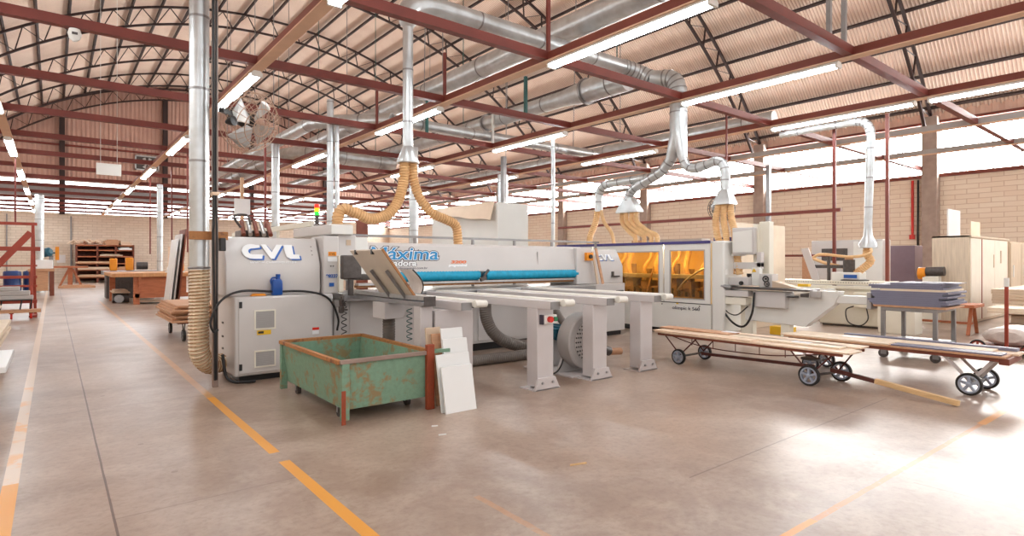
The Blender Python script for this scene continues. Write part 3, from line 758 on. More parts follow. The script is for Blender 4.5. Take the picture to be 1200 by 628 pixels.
dropper(ROWX[3], 12.35, 4.52, 5.3, 'pale hanger dropping between the two middle light rows', 'white_p', 0.025)
for (px_x, y, z0, nm) in ((2.6, 15.3, 1.9, 'thin red dropper left of the white notice, in front of the far wall'), (2.95, 18.25, 1.6, 'thin red dropper directly left of the big duct'),
                          (2.98, 21.2, 1.6, 'thin red dropper further left of the big duct'), (3.4, 12.35, 1.75, 'thin red dropper between the white notice and the silver duct'),
                          (2.72, 24.15, 1.6, 'thin red dropper above the leaning white panels'), (-0.82, 21.2, 2.4, 'thin red dropper above the red rack at the left edge')):
    dropper(px_x, y, z0, 4.37, nm, 'beam', 0.02, 'thin red droppers at the back left')
for (x, y, nm) in ((10.1, 13.0, 'pale column behind the white pipe, left of the block wall'), (17.5, 9.0, 'dark thin column in front of the right wall windows')):
    dropper(x, y, 0.0, 4.35, nm, 'galv_band', 0.06, 'thin columns at the back')

# red service frame over the right-hand machines
t = thing('service_frame', 'red brown frame of thin posts and rails behind the router on the right', 'frame', (13.3, 5.2, 0))
obj('post', MB().box(13.18, 13.24, 5.3, 5.36, 0, 4.37), 'beam', t)
obj('post', MB().box(13.3, 13.36, 4.33, 4.39, 0.0, 4.37), 'beam_y', t)
obj('rail', MB().box(13.19, 13.23, 5.36, 14.0, 1.45, 1.5), 'beam', t)
obj('rail', MB().box(13.17, 13.25, 5.2, 14.0, 2.42, 2.49), 'beam', t)

# ------------------------------------------------------------------ fans, signs
def fan(label, c, ax, R, arm=None, name='industrial_fan', wire='tan_fan'):
    t = thing(name, label, 'fan', c)
    c = V(c); ax = V(ax).normalized(); u = ax.cross(V(0, 0, 1)).normalized(); w_ = u.cross(ax)
    cage = MB()
    for d, rr in ((0.14, R * 0.6), (0.10, R * 0.85), (0.0, R), (-0.12, R * 0.96), (-0.18, R * 0.7), (-0.2, R * 0.4), (0.16, R * 0.3)):
        cage.ring(c + ax * d, ax, rr, 0.006, 36, 6)
    for k in range(24):
        a = 2 * math.pi * k / 24; e = u * math.cos(a) + w_ * math.sin(a)
        cage.tube([c + ax * 0.17 + e * R * 0.1, c + ax * 0.14 + e * R * 0.6, c + ax * 0.1 + e * R * 0.85, c + e * R, c - ax * 0.12 + e * R * 0.96, c - ax * 0.18 + e * R * 0.7, c - ax * 0.2 + e * R * 0.3], 0.0035, 5)
    obj('wire_cage', cage, wire, t)
    for k in range(4):
        a = 2 * math.pi * k / 4 + 0.4; e = u * math.cos(a) + w_ * math.sin(a); g = ax.cross(e)
        p = [c + e * 0.05 - g * 0.03 - ax * 0.02, c + e * R * 0.82 - g * 0.14 - ax * 0.05, c + e * R * 0.88 + g * 0.06, c + e * R * 0.7 + g * 0.13 + ax * 0.05, c + e * 0.05 + g * 0.03 + ax * 0.02]
        obj('blade', MB().prism(p, ax * 0.006), 'alu', t)
    obj('motor', MB().lathe(c - ax * 0.36, ax, [(0, 0.05), (0.01, 0.09), (0.24, 0.095), (0.28, 0.06), (0.4, 0.03)], 16), 'black_plastic', t)
    if arm: obj('arm', MB().bar(c - ax * 0.28, arm, 0.05, 0.05), 'black_plastic', t)
    return t
fan('caged tan wire fan hanging high beside the left post', (1.86, 7.3, 3.0), (0.35, -0.62, -0.32), 0.36, (1.43, 6.86, 3.0))
o = obj('wall_lamp', MB().lathe((1.47, 6.8, 2.86), (0.6, -0.8, 0.1), [(0, 0.02), (0.05, 0.045), (0.1, 0.055), (0.11, 0.02)], 14), 'black_plastic'); tag(o, 'small black lamp head on the left post beside the caged fan', 'lamp')
fan('dark round fan high at the window wall over the edge bander infeed', (10.9, 6.6, 2.45), (-0.6, -0.8, 0.0), 0.27, (10.9, 6.5, 2.75), wire='dark_steel')
dropper(10.9, 6.5, 2.4, 4.38, 'thin red rod holding the dark round fan', 'beam', 0.015)
t = thing('exhaust_fan', 'square exhaust fan let into the far gable cladding', 'fan', (4.9, YB - 0.2, 7.6))
obj('frame', MB().box(4.3, 5.7, YB - 0.12, YB - 0.02, 7.5, 7.58).box(4.3, 5.7, YB - 0.12, YB - 0.02, 8.42, 8.5).box(4.3, 4.38, YB - 0.12, YB - 0.02, 7.5, 8.5).box(5.62, 5.7, YB - 0.12, YB - 0.02, 7.5, 8.5), 'galv', t)
obj('backing', MB().box(4.38, 5.62, YB - 0.05, YB - 0.03, 7.58, 8.42), 'dark_steel', t)
for k in range(6):
    a = k * math.pi / 3; e = V(math.cos(a), 0, math.sin(a)); g = V(-math.sin(a), 0, math.cos(a)); c = V(5.0, YB - 0.1, 8.0)
    obj('blade', MB().prism([c + e * 0.05, c + e * 0.38 - g * 0.1, c + e * 0.38 + g * 0.1], (0, 0.015, 0)), 'alu', t)
t = thing('hanging_sign', 'blank white rectangular sign hanging on two wires over the left aisle', 'sign', (1.12, 18.0, 3.55))
obj('board', MB().box(0.86, 1.39, 18.0, 18.02, 3.56, 3.86), 'white_p', t, bev=0.004)
for x in (0.95, 1.3): obj('wire', MB().cyl((x, 18.01, 3.86), (x, 18.01, roof_z(x, AR - 1.0)), 0.005, n=5), 'white_p', t)
t = thing('notice_board', 'white paper notice on a pale pole behind the saw cabinet', 'sign', (3.75, 15.8, 2.5))
obj('sheet', MB().box(3.6, 3.98, 15.8, 15.81, 2.55, 2.95), 'paper', t)
obj('pole', MB().box(3.76, 3.84, 15.83, 15.9, 0.0, 3.5), 'plywood_y', t)
t = thing('emergency_lamp', 'small white emergency lamp under the red beam at upper left', 'lamp', (0.2, 9.4, 4.2))
obj('body', MB().lathe((0.22, 9.36, 4.36), (0, 0, -1), [(0, 0.06), (0.06, 0.075), (0.12, 0.06), (0.16, 0.02)], 18), 'white_p', t)
obj('label_plate', MB().box(0.19, 0.25, 9.275, 9.285, 4.27, 4.3), 'dark_steel', t)
o = obj('wall_notice', MB().box(0.2, 0.62, YB - 0.02, YB - 0.005, 1.25, 1.75), 'paper'); tag(o, 'white sheet pinned on the far block wall left of the timber rack', 'notice')
t = thing('cable_conduit', 'red conduit with switch running down the right wall beside the grey pillar', 'conduit', (22.9, 7.0, 1.8))
obj('pipe', MB().tube([(22.95, 6.75, 4.1), (22.95, 6.75, 2.2)], 0.04, 8), 'redp', t)
obj('switch', MB().box(22.86, 22.98, 6.68, 6.82, 2.1, 2.25), 'redp', t)
o = obj('cable_conduit', MB().tube([(22.93, 6.58, 4.1), (22.93, 6.6, 0.4)], 0.03, 8), 'black'); tag(o, 'black conduit down the right wall beside the red one', 'conduit')
# ------------------------------------------------------------------ panel saw (left cabinet, long beam, right cabinet)
def cvl_logo(t, org, xd, yd, s):
    """Slanted block lettering: white faces over a blue shadow, raised on the panel."""
    x = V(xd).normalized(); y = V(yd).normalized(); n = x.cross(y)
    def P2(a, b, lift): return V(org) + x * (a * s) + y * (b * s) + n * lift
    def Cshape():
        o = []; k = 16
        for i in range(k + 1):
            a = math.radians(62 + (270 - 62) * i / k); o.append((0.62 + 0.56 * math.cos(a), 0.5 + 0.5 * math.sin(a)))
        o += [(1.16, 0.0), (1.22, 0.30), (0.66, 0.30)]
        for i in range(k + 1):
            a = math.radians(262 - (262 - 80) * i / k); o.append((0.66 + 0.24 * math.cos(a), 0.5 + 0.2 * math.sin(a)))
        o += [(1.12, 0.76), (1.08, 0.94)]; return o
    shapes = [Cshape(), [(1.16, 0.98), (1.46, 0.98), (1.78, 0.46), (2.1, 0.98), (2.46, 0.98), (1.86, 0.0), (1.66, 0.0)],
              [(2.52, 0.98), (3.04, 0.98), (3.06, 0.3), (3.4, 0.3), (3.42, 0.0), (2.84, 0.0), (2.62, 0.14), (2.56, 0.4)]]
    for nm, m, dx, dy, lift in (('logo_shadow', 'logo_blue', 0.1, -0.08, 0.001), ('logo_letters', 'logo_white', 0, 0, 0.004)):
        mb = MB()
        for sh in shapes: mb.prism([P2(a + dx, b + dy, lift) for a, b in sh], n * 0.003)
        obj(nm, mb, m, t)

def vent(t, x0, x1, z0, z1, y):
    f = MB(); f.box(x0, x1, y - 0.012, y, z0, z0 + 0.015).box(x0, x1, y - 0.012, y, z1 - 0.015, z1).box(x0, x0 + 0.015, y - 0.012, y, z0 + 0.015, z1 - 0.015).box(x1 - 0.015, x1, y - 0.012, y, z0 + 0.015, z1 - 0.015)
    obj('vent_frame', f, 'cream_m', t); f = MB().box(x0 + 0.015, x1 - 0.015, y - 0.001, y - 0.0005, z0 + 0.015, z1 - 0.015)
    k = int((z1 - z0 - 0.03) / 0.017)
    for i in range(k):
        zz = z0 + 0.02 + i * 0.017; f.prism([(x0 + 0.015, y - 0.011, zz), (x0 + 0.015, y - 0.001, zz + 0.012), (x0 + 0.015, y - 0.001, zz + 0.006)], (x1 - x0 - 0.03, 0, 0))
    obj('louvre', f, 'machine_d', t)

t = thing('panel_saw', 'long grey panel saw with CVL cabinets at both ends and a blue covered pressure beam', 'saw', (4.8, 7.4, 0))
# left cabinet, lower
obj('left_cabinet', MB().box(1.56, 2.67, 6.83, 7.76, 0.07, 0.955), 'machine', t, 0.018)
obj('left_plinth', MB().box(1.62, 2.62, 6.9, 7.72, 0.0, 0.07), 'black_plastic', t)
dr = obj('cabinet_door', MB().box(1.60, 2.64, 6.818, 6.83, 0.1, 0.935), 'machine', t, 0.004)
obj('hinge', MB().box(1.602, 1.632, 6.806, 6.82, 0.83, 0.9), 'black_plastic', dr); obj('hinge', MB().box(1.602, 1.632, 6.806, 6.82, 0.14, 0.21), 'black_plastic', dr)
vent(t, 1.76, 1.99, 0.58, 0.80, 6.818); vent(t, 1.76, 1.99, 0.155, 0.345, 6.818)
obj('warning_label', MB().box(1.79, 1.94, 6.812, 6.818, 0.52, 0.57), 'yellow', t)
obj('warning_label', MB().box(1.80, 1.86, 6.810, 6.8125, 0.535, 0.56), 'black_plastic', t)
obj('warning_label', MB().box(2.41, 2.49, 6.812, 6.818, 0.48, 0.56), 'logo_white', t); obj('warning_label', MB().box(2.41, 2.49, 6.809, 6.812, 0.53, 0.56), 'redp', t)
# upper hood, profile in the y-z plane
prof = [(6.95, 0.955), (6.93, 1.0), (6.93, 1.31), (7.08, 1.615), (7.12, 1.63), (7.76, 1.63), (7.76, 0.955)]
obj('left_hood', MB().prism([(1.49, y, z) for y, z in prof], (1.06, 0, 0)), 'machine', t, 0.012)
sl = V(0, 0.15, 0.305).normalized()
cvl_logo(t, V(1.66, 6.953, 1.375) + V(0, -0.003, 0), (1, 0, 0), sl, 0.19)
text_obj('lettering', 'www.cvlmaquinas', 'logo_white', t, V(1.74, 6.935, 1.325) + V(0, -0.005, 0), (1, 0, 0), sl, 0.05, 0.001, 0.2, 1.45)
for k in range(3): obj('screw', MB().cyl((2.47, 7.0 + 0.025 * k, 1.42 + 0.05 * k), (2.47, 6.985 + 0.025 * k, 1.427 + 0.05 * k), 0.007, n=8), 'dark_steel', t)
for z in (1.5, 1.38): obj('side_catch', MB().box(1.475, 1.49, 7.3, 7.36, z, z + 0.05), 'black_plastic', t)
for z in (0.32, 0.46, 0.62): obj('side_catch', MB().box(1.548, 1.56, 7.35, 7.4, z, z + 0.02), 'dark_steel', t)
# control column and carriage at the left end of the beam
obj('control_column', MB().box(2.57, 2.76, 6.88, 7.3, 0.955, 1.66), 'machine', t, 0.01)
obj('control_label', MB().box(2.63, 2.73, 6.874, 6.88, 1.415, 1.465), 'orange_pl', t)
obj('control_label', MB().box(2.62, 2.74, 6.872, 6.88, 1.345, 1.40), 'logo_white', t)
text_obj('lettering', 'CVL', 'black_plastic', t, (2.637, 6.873, 1.425), (1, 0, 0), (0, 0, 1), 0.04, 0.001, 0, 1.1)
text_obj('lettering', '98227', 'logo_blue', t, (2.60, 6.876, 1.15), (1, 0, 0), (0, 0, 1), 0.055, 0.001, 0, 1.1, 0.002)
obj('control_label', MB().box(2.64, 2.7, 6.872, 6.88, 1.04, 1.085), 'logo_blue', t)
for x in (2.66, 2.69): obj('button', MB().cyl((x, 6.88, 1.29), (x, 6.87, 1.29), 0.008, n=8), 'dark_steel', t)
obj('rail_upright', MB().box(2.74, 2.80, 6.82, 6.87, 0.97, 1.42), 'cream_m', t, 0.004)
obj('carriage_housing', MB().box(2.78, 3.02, 6.96, 7.6, 1.16, 1.68), 'machine', t, 0.008)
obj('carriage_side', MB().box(3.02, 3.2, 7.0, 7.6, 1.18, 1.66), 'white_m', t, 0.008)
obj('top_arm', MB().box(2.66, 2.96, 6.9, 8.3, 1.675, 1.81), 'machine', t, 0.02)
obj('arm_cap', MB().box(2.67, 2.95, 6.885, 6.9, 1.685, 1.80), 'white_m', t, 0.005)
obj('caution_label', MB().box(2.89, 2.95, 6.954, 6.96, 1.55, 1.62), 'beige_board', t)
obj('signal_base', MB().box(2.71, 2.78, 7.55, 7.62, 1.81, 1.84), 'galv_band', t)
obj('signal_pole', MB().cyl((2.745, 7.585, 1.82), (2.745, 7.585, 1.96), 0.026), 'dark_steel', t)
# long pressure beam
obj('beam_cover', MB().prism([(3.0, y, z) for y, z in ((7.06, 1.21), (7.1, 1.56), (7.14, 1.6), (7.7, 1.6), (7.7, 1.1), (7.2, 1.1), (7.06, 1.2))], (4.25, 0, 0)), 'machine', t, 0.006)
def brush(x0, x1):
    loops = []; n = 14
    k = int((x1 - x0) / 0.05)
    return MB().tube([(x0 + (x1 - x0) * i / (k * 2), 7.09, 1.135 + (0.004 if i % 2 else -0.002)) for i in range(k * 2 + 1)], [0.072 + (0.003 if i % 2 else 0) for i in range(k * 2 + 1)], n)
obj('brush_cover', brush(3.4, 5.02), 'blue_curtain', t, label='bright blue padded cover, left length')
obj('brush_cover', brush(5.14, 7.1), 'blue_curtain', t, label='bright blue padded cover, right length')
obj('brush_clamp', MB().bar((5.02, 7.0, 1.07), (5.15, 7.0, 1.22), 0.03, 0.03).bar((5.0, 7.0, 1.07), (5.1, 7.0, 1.1), 0.04, 0.05), 'dark_steel', t)
obj('beam_rail', MB().box(3.1, 7.25, 7.06, 7.18, 1.03, 1.06), 'alu', t)
obj('beam_rail', MB().box(3.1, 7.25, 7.1, 7.2, 1.0, 1.03), 'rust', t, label='rusty orange lower rail')
obj('saw_table', MB().box(2.8, 7.3, 6.85, 7.7, 0.87, 0.945), 'alu', t, 0.004)
obj('saw_table_edge', MB().box(2.8, 7.3, 6.80, 6.85, 0.85, 0.93), 'steel', t, 0.006)
obj('beam_body', MB().box(2.75, 7.35, 7.0, 7.7, 0.12, 0.865), 'machine', t, 0.008)
obj('body_plinth', MB().box(2.8, 7.3, 7.1, 7.66, 0.0, 0.12), 'black_plastic', t)
for x in (2.95, 3.95, 4.95, 5.95): obj('access_panel', MB().box(x, x + 0.96, 6.988, 7.0, 0.16, 0.83), 'machine', t, 0.003)
for x in (3.4, 4.75, 5.75, 6.7): obj('door_handle', MB().box(x, x + 0.13, 6.972, 6.99, 0.66, 0.69), 'black_plastic', t, 0.006)
# logo on the beam
yd = V(0, 0.04, 0.35).normalized(); bx = (1, 0, 0)
def bt(name, body, m, x, z, size, wd, off=0.0, sh=0.15, lift=0.0):
    yy = 7.06 + (z - 1.21) * 0.04 / 0.35 - 0.002 - lift
    return text_obj(name, body, m, t, (x, yy, z), bx, yd, size, 0.001, sh, wd, off)
bt('lettering', 'Máxima', 'logo_dark', 3.24, 1.375, 0.24, 1.42, 0.02)
bt('lettering', 'Máxima', 'logo_white', 3.24, 1.375, 0.24, 1.42, 0.011, lift=0.003)
bt('lettering', 'Máxima', 'logo_cyan', 3.24, 1.375, 0.24, 1.42, 0.003, lift=0.006)
bt('lettering', 'seccionadora', 'logo_dark', 3.13, 1.285, 0.12, 1.28, 0.009)
bt('lettering', 'seccionadora', 'logo_white', 3.13, 1.285, 0.12, 1.28, 0.003, lift=0.003)
bt('lettering', 'www.cvlmaquinas.com.br', 'logo_dark', 3.5, 1.24, 0.045, 1.35)
bt('lettering', '3200', 'logo_orange', 4.52, 1.32, 0.055, 2.4, 0.003)
bt('lettering', 'programável', 'logo_white', 4.48, 1.275, 0.045, 1.4, 0.003)
# blue beam seams
for x in (6.2,): obj('beam_seam', MB().box(x, x + 0.008, 7.07, 7.09, 1.25, 1.5), 'machine_d', t)
# right cabinet
obj('right_cabinet', MB().box(7.35, 8.27, 6.98, 7.8, 0.08, 0.95), 'machine', t, 0.015)
obj('right_plinth', MB().box(7.4, 8.22, 7.04, 7.76, 0.0, 0.08), 'black_plastic', t)
prof = [(7.04, 0.95), (7.04, 1.26), (7.2, 1.56), (7.8, 1.58), (7.8, 0.95)]
obj('right_hood', MB().prism([(7.42, y, z) for y, z in prof], (0.86, 0, 0)), 'machine', t, 0.012)
obj('end_column', MB().box(7.05, 7.42, 7.02, 7.7, 0.95, 1.58), 'machine', t, 0.01)
sl = V(0, 0.16, 0.30).normalized()
cvl_logo(t, V(7.62, 7.085, 1.36) + V(0, -0.003, 0), (1, 0, 0), sl, 0.13)
obj('emergency_box', MB().box(7.24, 7.4, 6.96, 7.02, 1.36, 1.50), 'orange_pl', t, 0.008)
obj('emergency_button', MB().cyl((7.32, 6.96, 1.43), (7.32, 6.93, 1.43), 0.035), 'black_plastic', t)
obj('door_handle', MB().box(8.02, 8.2, 6.95, 6.985, 0.8, 0.82), 'black_plastic', t, 0.006)
obj('hood_latch', MB().box(7.95, 8.15, 7.0, 7.04, 1.06, 1.085).box(7.96, 7.99, 7.0, 7.04, 1.08, 1.16), 'dark_steel', t)
# signal lamp lenses
for z, m, c in ((1.96, 'lamp_g', 'green'), (2.01, 'lamp_y', 'amber'), (2.06, 'lamp_r', 'red')):
    obj('signal_lens', MB().cyl((2.745, 7.585, z), (2.745, 7.585, z + 0.048), 0.032), m, t, label=c + ' lens')
# roller/felt-belt arms with pedestal legs
ARMX = [3.16, 3.94, 4.78, 5.62]
def arm(i, x):
    a = thing('support_table', ('leftmost felt topped arm of the saw table, beside the tilted board', 'felt topped table arm with red and green buttons on its leg',
              'felt topped table arm standing just in front of the round blower', 'rightmost felt topped table arm of the saw')[i], 'table', (x + 0.12, 4.55, 0), 'felt topped arms of the saw table')
    y0 = 4.68 if i == 0 else 4.22
    pf = [(x, 0.855), (x + 0.13, 0.855), (x + 0.13, 0.925), (x + 0.11, 0.94), (x, 0.94)]
    obj('channel', MB().prism([(q, y0 + 0.08, z) for q, z in pf], (0, 6.78 - y0 - 0.08, 0)), 'leg', a, 0.004)
    obj('felt_belt', MB().box(x + 0.14, x + 0.27, y0 + 0.03, 6.78, 0.885, 0.955), 'belt', a, 0.022)
    obj('end_roller', MB().cyl((x + 0.135, y0 + 0.035, 0.92), (x + 0.275, y0 + 0.035, 0.92), 0.036), 'belt', a)
    obj('channel_cap', MB().box(x + 0.005, x + 0.125, y0 + 0.07, y0 + 0.08, 0.858, 0.935), 'galv_band', a)
    ly = 4.5 if i else 4.98
    obj('leg', MB().box(x - (0.16 if i == 0 else 0), x + (0.3 if i == 0 else 0.23), ly, ly + 0.17, 0.03, 0.855), 'leg', a, 0.008)
    obj('foot', MB().prism([(x - 0.05, ly - 0.03, 0), (x + 0.29, ly - 0.03, 0), (x + 0.29, ly - 0.03, 0.015), (x + 0.23, ly - 0.03, 0.13), (x, ly - 0.03, 0.13), (x - 0.05, ly - 0.03, 0.015)], (0, 0.03, 0)), 'leg', a, 0.003)
    obj('foot_plate', MB().box(x - 0.06, x + 0.3, ly - 0.03, ly + 0.22, 0, 0.012), 'leg', a)
    for q in (0.045, 0.19): obj('bolt', MB().cyl((x + q, ly - 0.03, 0.075), (x + q, ly - 0.045, 0.075), 0.013, n=8), 'steel', a)
    if i == 1:
        b = obj('switch_box', MB().box(x + 0.04, x + 0.235, ly - 0.05, ly, 0.695, 0.785), 'white_p', a, 0.006)
        obj('red_button', MB().cyl((x + 0.125, ly - 0.05, 0.74), (x + 0.125, ly - 0.085, 0.74), 0.032), 'redp', b)
        obj('green_button', MB().cyl((x + 0.2, ly - 0.05, 0.74), (x + 0.2, ly - 0.075, 0.74), 0.024), 'greenp', b)
        obj('box_side', MB().box(x + 0.03, x + 0.05, ly - 0.052, ly, 0.69, 0.79), 'logo_dark', b)
for i, x in enumerate(ARMX): arm(i, x)
t = thing('alignment_fence', 'silver slotted fence profile on the left edge of the saw table below the tilted board', 'fence', (2.9, 6, 0.8))
obj('profile', MB().box(2.86, 2.96, 4.98, 6.8, 0.955, 1.0), 'alu', t, 0.003)
obj('slide_rail', MB().box(2.84, 2.98, 4.94, 6.8, 0.9, 0.945), 'steel', t, 0.003)
obj('end_plate', MB().box(2.845, 2.975, 4.93, 4.94, 0.9, 1.0), 'dark_steel', t)
obj('bracket', MB().box(2.8, 3.04, 5.7, 6.0, 0.72, 0.9), 'leg', t, 0.005)
obj('stand', MB().box(2.84, 2.98, 5.0, 5.14, 0.0, 0.9), 'leg', t, 0.006)
t = thing('tilted_board', 'taupe board with orange edge tilted up on the saw fence', 'board', (2.75, 5.6, 1.0))
bu = V(2.9, 0, 0.96) - V(2.52, 0, 1.46); nn = V(0.796, 0, 0.605)
q = [V(2.9, 5.2, 0.96), V(2.9, 5.97, 0.96), V(2.52, 5.97, 1.46), V(2.52, 5.2, 1.46)]
obj('panel', MB().prism(q, nn * 0.02), 'tan_board', t, 0.003)
obj('orange_edge', MB().prism([V(2.905, 5.185, 0.95), V(2.905, 5.2, 0.95), V(2.515, 5.2, 1.465), V(2.515, 5.185, 1.465)], nn * 0.022), 'rust', t)
for y in (5.36, 5.72):
    a = V(2.86, y, 1.0) - nn * 0.012; b = V(2.66, y, 1.26) - nn * 0.012
    obj('runner', MB().bar(V(2.895, y, 0.955) - nn * 0.012, b, 0.03, 0.02, (0, 1, 0)), 'galv_band', t)
for y in (5.42, 5.82): obj('clip', MB().box(2.52, 2.56, y, y + 0.03, 1.42, 1.47), 'black_plastic', t)
t = thing('control_monitor', 'grey control monitor standing behind the tilted board', 'monitor', (2.75, 6.5, 0.96))
obj('screen_case', MB().box(2.62, 2.86, 6.42, 6.5, 1.14, 1.42), 'dark_steel', t, 0.015)
obj('stand', MB().box(2.72, 2.77, 6.45, 6.5, 0.945, 1.15), 'dark_steel', t)
t = thing('plastic_guard', 'curved pale violet plastic guard peeping out right of the tilted board', 'guard', (2.99, 5.5, 1.0))
pts = [(3.0 + 0.13 * math.sin(a) , 5.45, 1.0 + 0.26 * (1 - a / 2.2)) for a in [i * 0.22 for i in range(11)]]
obj('shell', MB().loft([[V(p), V(p) + V(0.008, 0, 0), V(p) + V(0.008, 0.3, 0), V(p) + V(0, 0.3, 0)] for p in pts]), 'plastic_film', t)
obj('rim', MB().tube([V(p) + V(0.0, -0.005, 0) for p in pts], 0.008, 6), 'black', t)
o = obj('coiled_cable', MB().tube([(2.78 + 0.03 * math.cos(a), 6.76 + 0.03 * math.sin(a), 0.86 - a * 0.012) for a in [i * 0.5 for i in range(100)]], 0.006, 6), 'cable'); tag(o, 'black coiled cable hanging beside the left saw cabinet', 'cable')
o = obj('coiled_cable', MB().tube([(3.1 + 0.03 * math.cos(a), 5.7 + 0.03 * math.sin(a), 0.82 - a * 0.009) for a in [i * 0.5 for i in range(80)]], 0.005, 6), 'teal_steel'); tag(o, 'dark teal coiled cable hanging under the saw table', 'cable')
o = obj('valve_block', MB().lathe((2.73, 6.72, 0.72), (0, 0, 1), [(0, 0.02), (0.01, 0.035), (0.08, 0.035), (0.085, 0.025), (0.16, 0.03), (0.165, 0.012), (0.2, 0.01)], 12).cyl((2.70, 6.7, 0.76), (2.80, 6.7, 0.76), 0.012).cyl((2.75, 6.68, 0.83), (2.75, 6.76, 0.83), 0.02), 'dark_steel'); tag(o, 'small dark air valve with fittings on the side of the left saw cabinet', 'valve')
def hose_d(pts, r, label):
    o = obj('suction_hose', MB().tube(crv(pts, 8), r, 16, ribs=(0.03, 0.04)), 'hose_dark'); tag(o, label, 'hose', 'grey suction hoses under the saw table')
hose_d([(3.0, 6.0, 0.8), (3.0, 6.0, 0.5), (3.05, 6.1, 0.2), (3.3, 6.3, 0.08)], 0.07, 'grey suction hose dropping below the tilted board')
hose_d([(4.8, 6.6, 0.85), (4.78, 6.55, 0.55), (4.88, 6.45, 0.3), (5.15, 6.35, 0.16), (5.6, 6.3, 0.12), (6.3, 6.25, 0.12)], 0.085, 'grey suction hose curving down behind the white boards to the floor')
hose_d([(3.6, 6.05, 0.075), (4.4, 6.05, 0.07), (5.4, 6.0, 0.07)], 0.07, 'grey suction hose lying straight on the floor in front of the curved one')
hose_d([(6.2, 6.75, 0.85), (6.15, 6.6, 0.6), (6.2, 6.4, 0.35), (6.4, 6.2, 0.18)], 0.06, 'grey suction hose above the blower between the right table arms')

# blower
BXC = 5.03
t = thing('blower', 'round grey blower with perforated face and teal motor between the saw table legs', 'blower', (4.95, 4.98, 0))
obj('housing', MB().lathe((BXC, 4.80, 0.39), (0, 1, 0), [(0.02, 0.20), (0.0, 0.24), (0.0, 0.32), (0.015, 0.335), (0.2, 0.335), (0.22, 0.32), (0.225, 0.1)], 40), 'machine_d', t)
obj('intake_face', MB().lathe((BXC, 4.795, 0.39), (0, 1, 0), [(0.0, 0.12), (0.0, 0.235), (0.03, 0.24), (0.05, 0.1)], 32), 'machine', t)
h = MB()
for ring_r, n in ((0.225, 26), (0.19, 22), (0.155, 18)):
    for k in range(n):
        a = 2 * math.pi * k / n; p = V(BXC + ring_r * math.cos(a), 4.79, 0.39 + ring_r * math.sin(a))
        h.cyl(p, p + V(0, 0.012, 0), 0.0105, n=8)
obj('perforations', h, 'black_plastic', t)['kind'] = 'stuff'
mo = obj('motor', MB().lathe((BXC, 5.02, 0.44), (0, 1, 0), [(0, 0.05), (0.16, 0.05), (0.17, 0.10), (0.42, 0.10), (0.43, 0.112), (0.5, 0.105), (0.52, 0.06)], 22), 'teal', t)
f = MB()
for k in range(14):
    a = 2 * math.pi * k / 14; d = V(math.cos(a), 0, math.sin(a)); f.bar(V(BXC, 5.2, 0.44) + d * 0.1, V(BXC, 5.43, 0.44) + d * 0.1, 0.006, 0.02, d)
obj('cooling_fins', f, 'teal', mo)
obj('terminal_box', MB().box(4.89, 4.97, 5.24, 5.38, 0.40, 0.5), 'teal', mo, 0.006)
obj('base_plate', MB().box(4.66, 5.3, 4.72, 5.6, 0, 0.02), 'leg', t, 0.004)
obj('bracket', MB().prism([(4.70, 4.98, 0.02), (5.22, 4.98, 0.02), (5.1, 4.98, 0.3), (4.84, 4.98, 0.3)], (0, 0.05, 0)), 'machine_d', t)
obj('bracket', MB().prism([(4.80, 5.34, 0.02), (5.14, 5.34, 0.02), (5.05, 5.34, 0.36), (4.89, 5.34, 0.36)], (0, 0.03, 0)), 'machine_d', t)
obj('outlet', MB().tube(crv([(5.25, 4.92, 0.3), (5.42, 4.95, 0.24), (5.55, 4.95, 0.2)]), 0.06, 14), 'dark_steel', t)
obj('outlet', MB().cyl((5.5, 4.95, 0.2), (5.72, 4.9, 0.19), 0.045), 'brown_wood', t, label='tan hose stub')
obj('cable', MB().tube(crv([(4.88, 5.1, 0.4), (4.8, 5.0, 0.2), (4.65, 4.95, 0.05), (4.5, 5.0, 0.01)]), 0.01, 6), 'cable', t)

# blue jug, small boards leaning on the saw
o = None
t = thing('plastic_jug', 'blue plastic jug standing on top of the left saw cabinet', 'jug', (2.02, 6.875, 0.957))
body = [[(2.02 + sx * w_ / 2, 6.875 + sy * d_ / 2, 0.957 + z) for sx, sy in ((-.8, -1), (.8, -1), (1, -.6), (1, .6), (.8, 1), (-.8, 1), (-1, .6), (-1, -.6))] for w_, d_, z in ((0.10, 0.07, 0), (0.12, 0.08, 0.01), (0.12, 0.08, 0.13), (0.115, 0.075, 0.16), (0.085, 0.06, 0.185))]
obj('body', MB().loft(body), 'blue_jug', t, 0.006)
obj('neck', MB().lathe((2.035, 6.875, 1.135), (0, 0, 1), [(0, 0.028), (0.03, 0.022), (0.04, 0.026), (0.065, 0.026)], 14), 'blue_jug', t)
obj('handle', MB().tube(crv([(1.97, 6.875, 1.07), (1.955, 6.875, 1.12), (1.97, 6.875, 1.155), (2.01, 6.875, 1.16)]), 0.01, 8), 'blue_jug', t)
o = obj('leaning_batten', MB().bar((7.45, 6.9, 0.95), (7.40, 6.98, 1.52), 0.045, 0.02, (0, 1, 0)), 'beige_board'); tag(o, 'pale strip leaning on the right saw cabinet, left one of two', 'strip', 'strips leaning on the saw')
o = obj('leaning_batten', MB().bar((7.56, 6.88, 0.95), (7.46, 6.96, 1.58), 0.05, 0.02, (0, 1, 0)), 'brown_wood'); tag(o, 'brown strip leaning on the right saw cabinet, right one of two', 'strip', 'strips leaning on the saw')
o = obj('yellow_cover', MB().prism([(1.73, 6.84, 0.957), (1.9, 6.84, 0.957), (1.88, 6.84, 0.98), (1.76, 6.84, 0.985)], (0, 0.06, 0)), 'orange_pl', bev=0.004); tag(o, 'small yellow cap on the edge of the left saw cabinet by the cable', 'cap')

